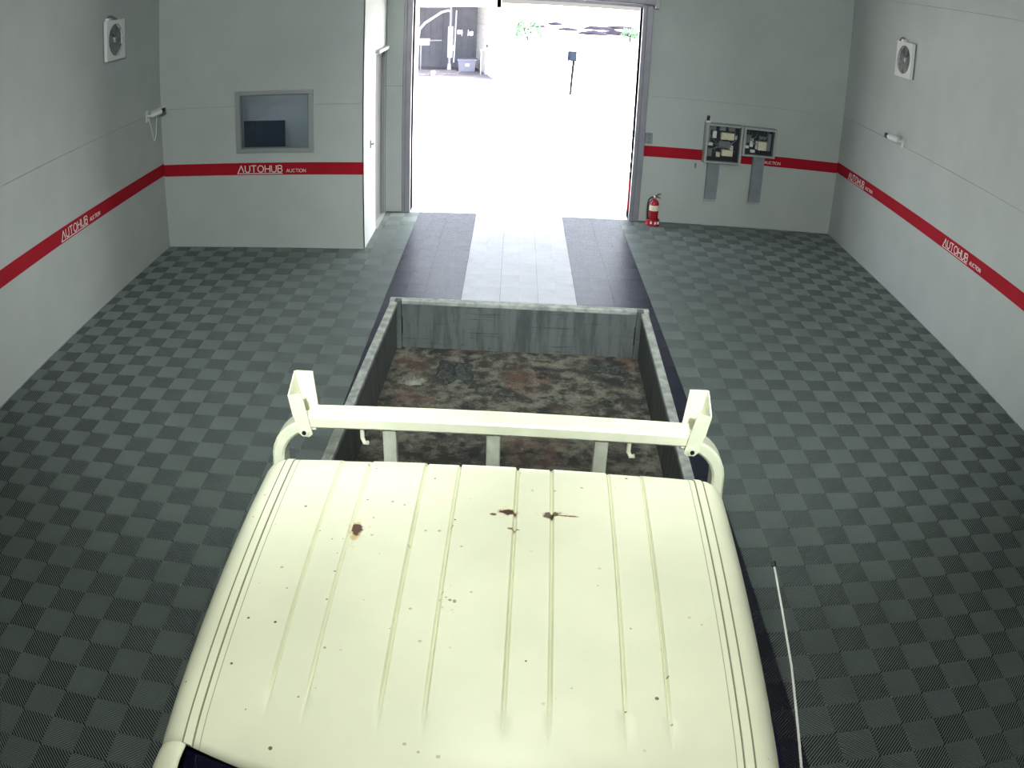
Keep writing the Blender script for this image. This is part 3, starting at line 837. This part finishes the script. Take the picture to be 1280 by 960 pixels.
# ------------------------------------------------------------------ things on the walls
def wall_fan(name, label, x, y, z, out):
    t = thing(name, label, 'fan', (x, y, z), 0, 'wall fans')
    S_, D = .225, .055
    X = lambda a: out * a
    def bx(mb, a, b, *r): return mb.bev(min(X(a), X(b)), max(X(a), X(b)), *r)
    # square frame with a round opening
    n = 40; ring_, sq = [], []
    for k in range(n):
        a = 2 * math.pi * k / n; c, s = math.cos(a), math.sin(a); kk = max(abs(c), abs(s))
        sq.append((c / kk * S_, s / kk * S_)); ring_.append((c * .182, s * .182))
    vs_ = [(X(D), *p) for p in sq] + [(X(D), *p) for p in ring_] + [(X(.015), *p) for p in sq] + [(X(.015), *p) for p in ring_]
    fs = []
    for k in range(n):
        j = (k + 1) % n
        fs += [(k, j, n + j, n + k), (k, 2 * n + k, 2 * n + j, j), (n + k, n + j, 3 * n + j, 3 * n + k), (2 * n + k, 3 * n + k, 3 * n + j, 2 * n + j)]
    MB().add(vs_, fs).build('fan_frame', WHITEP, t)
    MB().lathe([(.215, 0), (.215, .012), (.001, .012)], 24, (0, 0, 0), 'x').build('back_plate', BLACK, t) if False else MB().box(min(X(.0), X(.015)), max(X(.0), X(.015)), -S_, S_, -S_, S_).build('back_plate', GREYP, t)
    for k in range(5):
        a = 2 * math.pi * k / 5 + .5; vs_ = []
        for r_, tw, wd in ((.03, .012, .03), (.10, .016, .05), (.168, .010, .062)):
            for s_ in (-1, 1):
                c, s = math.cos(a), math.sin(a)
                vs_.append((X(.034 + s_ * tw * .7), c * r_ - s * s_ * wd, s * r_ + c * s_ * wd))
        m2 = MB().add(vs_, [(0, 1, 3, 2), (2, 3, 5, 4)]).build('blade', mat('fan_blade', (.20, .21, .21), .4), t)
        md = m2.modifiers.new('thick', 'SOLIDIFY'); md.thickness = .003
    MB().lathe([(.001, X(.050)), (.025, X(.047)), (.034, X(.036)), (.034, X(.02))], 16, (0, 0, 0), 'x').build('hub', WHITEP, t, True)
    for r_ in (.06, .12, .175):
        MB().tube([(X(D - .004), r_ * math.cos(2 * math.pi * k / 28), r_ * math.sin(2 * math.pi * k / 28)) for k in range(29)], .0022, 5, False).build('guard_ring', GREYP, t)
    for k in range(4):
        a = math.pi * k / 4
        MB().tube([(X(D - .004), -.182 * math.cos(a), -.182 * math.sin(a)), (X(D - .004), .182 * math.cos(a), .182 * math.sin(a))], .0022, 5).build('guard_bar', GREYP, t)
    MB().tube([(X(.0), -.16 if out > 0 else .10, S_ + .02), (X(.03), -.12 if out > 0 else .12, S_ + .05), (X(.04), -.06 if out > 0 else .14, S_ + .04), (X(.05), 0.02 if out > 0 else .16, S_ + .005)], .012, 8).build('cable_elbow', GREYP, t)
    bx(MB(), 0, .05, -.17 if out > 0 else .06, -.10 if out > 0 else .13, S_, S_ + .03, .006).build('mount_lug', WHITEP, t)
    return t
wall_fan('wall_fan', 'white square wall fan high on the left wall', XL, -3.14, 2.83, 1)
wall_fan('wall_fan', 'white square wall fan high on the right wall above the camera', XR, -2.04, 2.875, -1)

def cctv(label, x, y, z, out, tip):
    t = thing('security_camera', label, 'camera', (x, y, z), 0, 'bullet cameras on the side walls')
    X = lambda a: out * a
    MB().bev(min(0, X(.012)), max(0, X(.012)), -.035, .035, -.07, .07, .004).build('mount_plate', WHITEP, t)
    p0, p1 = Vector((X(.085), .02, .015)), Vector(tip)
    d = (p1 - p0).normalized()
    MB().tube([(X(.012), 0, .01), (X(.06), 0, .0), (X(.085), .02, .005)], .014).build('mount_arm', WHITEP, t)
    a = p0 - d * .03
    cb_ = MB().tube([a, a + d * .02, p1 - d * .01], [.024, .034, .036], 14).build('camera_body', WHITEP, t, True)
    MB().tube([p1 - d * .045, p1 + d * .004], [.037, .037], 14).build('lens', BLACK, cb_)
    s_ = MB(); up = Vector((0, 0, .038)); side = d.cross(Vector((0, 0, 1))).normalized() * .036
    q = [a + up + side, a + up - side, p1 + d * .03 + up - side, p1 + d * .03 + up + side]
    s_.add(q + [p + Vector((0, 0, .004)) for p in q], [(0, 1, 2, 3), (4, 5, 6, 7)] + [(k, (k + 1) % 4, 4 + (k + 1) % 4, 4 + k) for k in range(4)])
    s_.build('sun_visor', WHITEP, cb_)
    return t
c1 = cctv('white bullet camera on the left wall near the office corner with hanging cable', XL, -2.27, 1.80, 1, (.15, .18, .04))
MB().tube([(.03, .0, -.03), (.05, .03, -.18), (.05, .07, -.30), (.04, .12, -.33), (.05, .15, -.26), (.07, .14, -.10), (.10, .08, .0)], .006, 6).build('cable', WHITEP, c1)
cctv('white bullet camera on the right wall below the fan', XR, -2.20, 1.85, -1, (-.15, .21, .03))

# electrical boxes
def ebox(name, label, x0, x1, z0, z1, d, seed, stuff):
    t = thing(name, label, 'electrical box', (x0, YF, z0))
    W_, H = x1 - x0, z1 - z0; r = .035
    MB().box(0, W_, -.012, 0, 0, H).build('back_panel', DARK, t)
    for (a, b, c, e) in ((0, .014, 0, H), (W_ - .014, W_, 0, H), (.014, W_ - .014, 0, .014), (.014, W_ - .014, H - .014, H)):
        MB().box(a, b, -d, -.012, c, e).build('side_panel', BOXGREY, t)
    for (a, b, c, e) in ((0, r, 0, H), (W_ - r, W_, 0, H), (r, W_ - r, 0, r * .8), (r, W_ - r, H - r * .8, H)):
        MB().bev(a, b, -d - .008, -d, c, e, .003).build('front_frame', BOXGREY, t)
    rnd = random.Random(seed)
    for (a, b, c, e, m_, dp) in stuff:
        MB().bev(a * W_, b * W_, -dp, -.012, c * H, e * H, .004).build('component', m_, t)
    for k in range(7):
        xa, xb = rnd.uniform(.12, .88) * W_, rnd.uniform(.12, .88) * W_
        za, zb = rnd.uniform(.12, .4) * H, rnd.uniform(.6, .88) * H
        pts = [(xa, -.03, za), (xa + rnd.uniform(-.04, .04), -.07, za + (zb - za) * .3), (xb + rnd.uniform(-.04, .04), -.075, za + (zb - za) * .7), (xb, -.03, zb)]
        MB().tube(pts, .005, 6).build('wire', WIRE if k % 2 else GREYP, t)
    return t
e1 = ebox('electrical_box', 'grey open control box with wiring and white labels, the taller left one', 2.51, 3.045, .945, 1.505, .15, 3, [
    (.44, .80, .60, .78, CREAMP, .085), (.22, .32, .62, .80, WHITEP, .07), (.50, .80, .18, .34, CREAMP, .08), (.36, .46, .14, .26, CREAMP, .06), (.72, .80, .32, .46, WHITEP, .07),
    (.12, .24, .42, .50, WHITEP, .07), (.12, .24, .14, .34, GREYP, .06), (.40, .70, .38, .56, GREYP, .07), (.12, .30, .82, .92, GREYP, .06), (.40, .56, .82, .92, WIRE, .06), (.64, .82, .82, .92, GREYP, .06), (.84, .90, .62, .72, WHITEP, .05), (.08, .16, .52, .92, WIRE, .05)])
e2 = ebox('electrical_box', 'grey open control box with wiring, the shorter right one', 3.055, 3.545, 1.085, 1.500, .15, 5, [
    (.50, .76, .22, .52, CREAMP, .09), (.26, .36, .30, .60, WHITEP, .06), (.10, .24, .24, .34, WHITEP, .06), (.44, .48, .24, .52, WHITEP, .07), (.08, .30, .44, .70, GREYP, .05), (.52, .74, .60, .70, GREYP, .06), (.80, .90, .2, .8, WIRE, .05), (.3, .44, .1, .2, WHITEP, .05)])
for (lab, x0, x1, z0, z1) in (('grey metal cable duct below the taller control box', 2.595, 2.765, .405, .944), ('grey metal cable duct below the shorter control box', 3.255, 3.425, .41, 1.084)):
    t = thing('cable_duct', lab, 'cable duct', (x0, YF, z0), 0, 'cable ducts under the boxes')
    MB().bev(0, x1 - x0, -.075, 0, 0, z1 - z0, .005).build('duct_body', DUCTGREY, t)
    MB().box(.004, x1 - x0 - .004, -.079, -.075, .02, z1 - z0 - .01).build('duct_cover', DUCTGREY, t)
    MB().box(-.004, x1 - x0 + .004, -.03, 0, -.05, 0).build('duct_end', BOXGREY, t)
dv = thing('signal_sounder', 'small black and white device standing on the taller control box', 'sounder', (2.545, YF - .06, 1.505))
MB().bev(-.035, .035, -.03, .03, 0, .03, .006).build('base', WHITEP, dv)
MB().lathe([(.02, .03), (.022, .09), (.016, .10)], 12).build('beacon', BLACK, dv)
sp = thing('control_tag', 'small dark tag on the wall below the band left of the boxes', 'tag', (2.43, YF, .86))
MB().bev(-.012, .012, -.012, 0, -.035, .035, .003).build('tag_plate', GREYP, sp)
sw = thing('wall_switch', 'grey push button box beside the right gate rail', 'switch', (1.735, YF, 1.205))
MB().bev(-.05, .05, -.035, 0, -.075, .075, .006).build('switch_case', DUCTGREY, sw)
for k in range(3): MB().lathe([(.014, -.045), (.014, -.03)], 12, (0, 0, -.045 + .045 * k), 'y').build('button', GREYP, sw)

# fire extinguisher on its tray
fe = thing('fire_extinguisher', 'red fire extinguisher with cream label standing in a red tray', 'fire extinguisher', (1.862, -.30, 0))
MB().lathe([(.105, 0), (.112, .012), (.100, .045), (.094, .085), (.088, .09), (.088, .02), (.001, .02)], 10).build('tray', EXRED, fe)
cy_ = MB().lathe([(.001, .022), (.062, .022), (.068, .035), (.068, .30), (.064, .325), (.050, .352), (.028, .372), (.020, .385), (.001, .385)], 24).build('cylinder', EXRED, fe, True)
MB().lathe([(.0688, .215), (.0688, .292)], 24).build('label_wrap', CREAMP, cy_, True)
MB().lathe([(.018, .38), (.020, .41), (.012, .425), (.001, .425)], 12).build('valve', BRASS, cy_, True)
MB().sweep([(-.01, 0, .415), (.03, 0, .432), (.06, 0, .450), (.085, 0, .455)], (0, 1, 0), .018, .008).build('squeeze_lever', BLACK, fe)
MB().sweep([(-.01, 0, .405), (.03, 0, .412), (.065, 0, .400), (.085, 0, .392)], (0, 1, 0), .018, .008).build('carry_handle', BLACK, fe)
MB().tube([(-.015, 0, .405), (-.05, 0, .398), (-.082, 0, .36), (-.088, 0, .28), (-.085, 0, .16), (-.082, -.01, .09)], .011, 8).build('hose', BLACK, fe, True)
for k, (x_, z_) in enumerate(((-.04, .055), (.02, .05), (.06, .055))): MB().bev(x_ - .012, x_ + .012, -.104, -.095, z_ - .018, z_ + .018, .003).build('tray_sticker', LETTER, fe)

# ------------------------------------------------------------------ unseen overhead lamps, added to light the cab roof and floor
GLOW = emit('added_lamp_glow', (0.93, 1.0, 0.90), 6)
for i, (x_, y_, lab) in enumerate(((-0.02, -9.35, 'added high bay lamp with metal shade above the rear of the cab'), (-0.12, -10.75, 'added high bay lamp with metal shade above the windshield'),
                                   (-1.1, -6.2, 'added high bay lamp with metal shade over the left floor'), (1.1, -6.2, 'added high bay lamp with metal shade over the right floor'))):
    t = thing('added_high_bay', lab, 'lamp', (x_, y_, 4.35), 0, 'added high bay lamps')
    sh_ = MB().lathe([(.05, .36), (.10, .34), (.16, .22), (.24, .06), (.26, 0), (.252, 0), (.232, .06), (.152, .22), (.09, .332), (.001, .335)], 24, cap=False).build('lamp_shade', ALU, t, True)
    MB().tube([(0, 0, .34), (0, 0, .548)], .01).build('suspension', GREYP, t)
    MB().lathe([(.001, .08), (.12, .08), (.12, .11), (.001, .11)], 20).build('led_disc', GLOW, t)
    ld = bpy.data.lights.new('added_bay_light', 'SPOT'); ld.energy = LAMP_POWER * (0.80 if i < 2 else 1.0); ld.spot_size = math.radians(104 if i < 2 else 138); ld.spot_blend = 0.6; ld.shadow_soft_size = .12; ld.color = (0.96, 1.0, 0.88)
    lo = bpy.data.objects.new('added_bay_light', ld); C.objects.link(lo); lo.parent = t; lo.location = (0, 0, .05)

# unseen flood lights added behind the camera to brighten the gate end walls
for x_, lab in ((-.45, 'left added flood light of the unseen pair on the back wall'), (.45, 'right added flood light of the unseen pair on the back wall')):
    t = thing('added_flood', lab, 'lamp', (x_, YB, 4.25), 0, 'added flood lights on the back wall')
    MB().bev(-.03, .03, 0, .16, -.03, .03, .005).build('bracket', GREYP, t)
    hd = MB().bev(-.17, .17, .14, .20, -.12, .12, .01).build('lamp_head', GREYP, t)
    MB().box(-.15, .15, .200, .204, -.10, .10).build('lamp_glass', GLOW, t)
    ld = bpy.data.lights.new('added_flood_beam', 'SPOT'); ld.energy = 1500; ld.spot_size = math.radians(58); ld.spot_blend = 0.8; ld.shadow_soft_size = .10; ld.color = (0.92, 1.0, 0.97)
    lo = bpy.data.objects.new('added_flood_beam', ld); C.objects.link(lo); lo.parent = t; lo.location = (0, .32, 0)
    lo.rotation_euler = Vector((math.copysign(2.1, x_), 11.4, -3.6)).to_track_quat('-Z', 'Y').to_euler()

# ------------------------------------------------------------------ yard outside
GZ = -0.05
struct(MB().box(-70, 70, YF + TH, 140, GZ - .3, GZ).build('ground', GROUND), 'sunlit concrete yard outside the gate')
struct(MB().box(DX0, DX1, YF, YF + TH, -.3, -.002).build('threshold_sill', GROUND), 'concrete sill under the gate')

# shed with open front
shd = thing('open_shed', 'open fronted grey shed across the yard seen through the gate', 'shed', (0, 0, GZ))
SYF, SYB = 16.65, 20.6
H0 = 2.52
def P(o): return o
MB().box(-8.0, -.72, SYF, SYF + .18, H0, H0 + .7).build('front_beam', SHEDWHITE, shd)
MB().box(-3.62, -3.45, SYF, SYF + .18, 0, H0).build('front_post', SHEDWHITE, shd)
MB().box(-8.0, -7.8, SYF, SYF + .18, 0, H0).build('front_post', SHEDWHITE, shd)
MB().prism([(-.86, SYF), (-.70, SYF), (-1.48, SYB + .1), (-1.66, SYB + .1)], 'z', 0, H0 + .7).build('side_wall', SHEDWHITE, shd)
for k in range(14): 
    z0_ = .2 * k + .01
    MB().prism([(-.875, SYF + .1), (-.86, SYF + .1), (-1.66, SYB), (-1.675, SYB)], 'z', z0_, z0_ + .185).build('side_board', SHEDWHITE, shd)
MB().box(-8.2, -.5, SYF - .3, SYB + .4, H0 + .7, H0 + .8).build('shed_roof', SHEDSIDE, shd)
MB().box(-8.0, -.9, SYF, SYB, -.02, .004).build('shed_floor', SHEDFLOOR, shd)
MB().box(-8.0, -7.9, SYF, SYB, 0, H0 + .7).build('side_wall', SHEDSIDE, shd)
# back wall of siding boards, two of them with a round hole
def hole_board(x0, x1, zc, r):
    n = 24; cx = (x0 + x1) / 2; hw_ = (x1 - x0) / 2; z0_, z1_ = 0, H0 + .7; vs_, fs = [], []
    for y in (SYB, SYB + .03):
        for k in range(n):
            a = 2 * math.pi * k / n; c, s = math.cos(a), math.sin(a); kk = max(abs(c), abs(s))
            vs_.append((cx + c / kk * hw_, y, zc + s / kk * hw_))
        for k in range(n):
            a = 2 * math.pi * k / n; vs_.append((cx + r * math.cos(a), y, zc + r * math.sin(a)))
    for k in range(n):
        j = (k + 1) % n
        fs += [(k, j, n + j, n + k), (2 * n + k, 3 * n + k, 3 * n + j, 2 * n + j), (n + k, n + j, 3 * n + j, 3 * n + k)]
    return MB().add(vs_, fs).box(x0, x1, SYB, SYB + .03, z0_, zc - hw_).box(x0, x1, SYB, SYB + .03, zc + hw_, z1_)
bw = .24; x_ = -8.0
while x_ < -1.5:
    x1_ = min(x_ + bw - .012, -1.5); c_ = (x_ + x1_) / 2
    hole = None
    if abs(c_ + 2.33) < bw / 2: hole = 1.40
    elif abs(c_ + 1.93) < bw / 2: hole = 1.35
    if hole: hole_board(x_, x1_, hole, .085).build('siding_board', SHEDSIDE, shd)
    else: MB().box(x_, x1_, SYB, SYB + .03, 0, H0 + .7).build('siding_board', SHEDSIDE, shd)
    x_ += bw
bk = MB().box(-8.0, -1.5, SYB + .032, SYB + .038, 0, 1.26).box(-8, -1.5, SYB + .032, SYB + .038, 1.49, H0 + .7)
for a_, b_ in ((-8.0, -2.42), (-2.24, -2.02), (-1.84, -1.5)): bk.box(a_, b_, SYB + .032, SYB + .038, 1.26, 1.49)
bk.build('siding_backing', SHEDSIDE, shd)
# pipe frame in the shed
pf = thing('pipe_frame', 'grey pipe column with pale sleeve and arms inside the shed', 'pipe frame', (-2.6, 19.5, GZ))
MB().tube([(0, 0, .2), (0, 0, 2.5)], .055, 12).build('column', PIPE, pf, True)
MB().tube([(.01, 0, .48), (.01, 0, 1.68)], .105, 14).build('sleeve', SLEEVE, pf, True)
MB().tube([(-2.2, 0, 2.42), (.05, 0, 2.42)], .04, 10).build('top_rail', PIPE, pf, True)
MB().tube([(-1.2, 0, 1.05), (-1.15, 0, 1.55), (-.95, 0, 1.80), (-.35, 0, 2.22), (-.1, 0, 2.30), (0, 0, 2.25)], .055, 10).build('curved_arm', SLEEVE, pf, True)
MB().tube([(.16, 0, .3), (.20, 0, 2.3)], .028, 8).build('thin_pipe', SLEEVE, pf, True)
MB().tube([(.0, 0, .0), (0, 0, .25)], [.09, .06], 10).build('foot', SLEEVE, pf, True)
MB().bev(.10, .20, -.05, .05, .75, .95, .02).build('pipe_valve', SLEEVE, pf)
wp = thing('work_panel', 'pale panel with a side bar hung on the shed frame', 'panel', (-3.55, 19.3, GZ))
MB().bev(-.35, .22, -.04, .04, .96, 1.22, .02).build('panel_board', SLEEVE, wp)
MB().tube([(.22, 0, 1.14), (.66, 0, 1.15)], .025, 8).build('side_bar', PIPE, wp)
MB().tube([(-.1, 0, 0), (-.1, 0, .96)], .025, 8).build('stand_pole', PIPE, wp)
cr = thing('storage_crate', 'blue grey plastic crate with white sticker on the shed floor', 'crate', (-1.92, 19.3, GZ))
MB().prism([(-.30, .0), (.28, .0), (.31, .40), (-.33, .40)], 'y', -.2, .2).build('crate_body', CRATE, cr)
MB().bev(-.37, .35, -.24, .24, .40, .47, .015).build('crate_lid', CRATE, cr)
MB().box(-.06, .08, -.206, -.2, .20, .30).build('crate_sticker', LETTER, cr)
for x_ in (-.2, .2): MB().box(x_ - .02, x_ + .02, -.212, -.2, .02, .38).build('crate_rib', CRATE, cr)
ca = thing('white_cabinet', 'white equipment cabinet on a legged stand by the shed wall', 'cabinet', (-1.02, 18.3, GZ))
MB().bev(-.26, .26, -.2, .2, .92, 1.56, .02).build('cabinet_body', WHITEP, ca)
MB().box(-.20, -.12, -.21, -.2, 1.0, 1.12).build('cabinet_vent', BLACK, ca)
MB().bev(-.10, .06, -.05, .05, 1.56, 1.68, .02).build('cabinet_knob', PIPE, ca)
MB().bev(-.40, .26, -.22, .22, .88, .92, .006).build('stand_top', WHITEP, ca)
for x_, y_ in ((-.36, -.18), (-.20, -.18), (.02, -.18), (.24, -.18), (-.36, .18), (.24, .18)): MB().box(x_ - .02, x_ + .02, y_ - .02, y_ + .02, 0, .88).build('stand_leg', PIPE, ca)
MB().box(-.18, 0.0, -.16, -.14, .02, .86).build('stand_panel', WHITEP, ca)
ORD = ['first', 'second', 'third', 'fourth', 'fifth', 'sixth', 'seventh', 'eighth', 'ninth']
rnd = random.Random(4)
for k in range(8):
    L_ = rnd.uniform(1.3, 2.2); o = thing('plank', 'old timber plank on the shed floor, %s from the yard side' % ORD[k], 'plank', (-3.5 + rnd.uniform(-.5, .5), 17.7 + .2 * k, GZ + .005), rnd.uniform(-.035, .035), 'planks on the shed floor')
    MB().bev(-L_ / 2, L_ / 2, -.06, .06, 0, .045, .004).build('board', PLANK, o)
bx_ = thing('paint_can', 'pale small can among the planks on the shed floor', 'can', (-3.0, 17.5, GZ))
MB().lathe([(.07, 0), (.075, .16), (.07, .17)], 14).build('can_body', WHITEP, bx_); MB().lathe([(.078, .17), (.078, .185), (.001, .185)], 14).build('can_lid', PIPE, bx_)

# meter post in the yard
mp = thing('meter_post', 'blue grey meter box on a thin rusty post in the sunlit yard', 'post', (1.53, 13.475, GZ))
MB().tube([(-.02, 0, 0), (.0, 0, .5), (.03, 0, 1.06)], [.034, .040, .042], 8).build('post', BROWN, mp, True)
MB().bev(-.11, .11, -.07, .07, 1.06, 1.36, .012).build('meter_box', METER, mp)
MB().box(-.075, .085, -.078, -.07, 1.10, 1.33).build('meter_door', METER, mp)
MB().bev(-.155, -.115, -.06, .06, 1.05, 1.36, .006).build('side_flap', METER, mp)
MB().lathe([(.05, -.26), (.062, -.20), (.05, -.15)], 12, (0, 0, 1.15), 'x').build('lamp_head', GREYP, mp, True)

# far bank: low near-black shapes for the dark streaks, and shrubs, bleached by the sun
rnd = random.Random(12)
def blob(seed, sx, sy, sz, sub=2):
    bm = bmesh.new(); bmesh.ops.create_icosphere(bm, subdivisions=sub, radius=1)
    for v in bm.verts:
        k = 1 + .35 * noise.noise(v.co * 1.7 + Vector((seed, 0, seed)))
        v.co = Vector((v.co.x * sx * k, v.co.y * sy * k, max(-.1, v.co.z) * sz * k))
    bm.verts.index_update(); mb = MB().add([v.co for v in bm.verts], [[v.index for v in f.verts] for f in bm.faces]); bm.free(); return mb
for k, (x_, y_, sx, sy, sz) in enumerate(sorted(((5.2, 48, 1.1, .6, .32), (7.2, 49.5, 1.3, .6, .36), (8.7, 48.5, .9, .6, .28), (3.6, 52, .8, .5, .25), (9.9, 51, 1.0, .5, .3), (6.3, 56, 1.4, .6, .3), (1.4, 54, .7, .5, .25), (3.0, 60, .6, .5, .3), (8.4, 60, 1.6, .7, .3)), key=lambda r: project((r[0], r[1], 0))[0])):
    o = blob(k * 3.1, sx, sy, sz).build('bank_shape', DARKSHAPE, None, loc=(x_, y_, GZ)); tag(o, 'low dark shape far across the bright yard, %s from the left' % ORD[k], 'rock', 'dark shapes across the yard')
def shrub(label, x_, y_, s_, seed):
    t = thing('shrub', label, 'shrub', (x_, y_, GZ), 0, 'shrubs across the yard')
    r2 = random.Random(seed); vs_, fs = [], []
    for k in range(420):
        a, b = r2.uniform(0, 6.28), r2.uniform(0, 1); rr = s_ * (r2.uniform(.25, 1) ** .5) * (1 - .45 * b)
        c = Vector((rr * math.cos(a), rr * math.sin(a), s_ * (.15 + b))); n_ = Vector((r2.uniform(-1, 1), r2.uniform(-1, 1), r2.uniform(-.3, 1))).normalized()
        u = n_.orthogonal().normalized() * .09 * s_; v = n_.cross(u).normalized() * .055 * s_; o = len(vs_)
        vs_ += [c - u, c + v, c + u, c - v]; fs.append((o, o + 1, o + 2, o + 3))
    MB().add(vs_, fs).build('foliage', LEAF, t)
    for k in range(4): MB().tube([(0, 0, 0), (.25 * s_ * math.cos(k * 1.6), .25 * s_ * math.sin(k * 1.6), .7 * s_)], .03 * s_, 6).build('stem', BROWN, t)
shrub('green shrub across the yard right beside the shed corner', .45, 38, 1.05, 1)
shrub('green shrub far across the yard below the dark shapes', 7.0, 42, .8, 2)
shrub('small green shrub far across the yard near the gate edge', 8.0, 41, .6, 3)
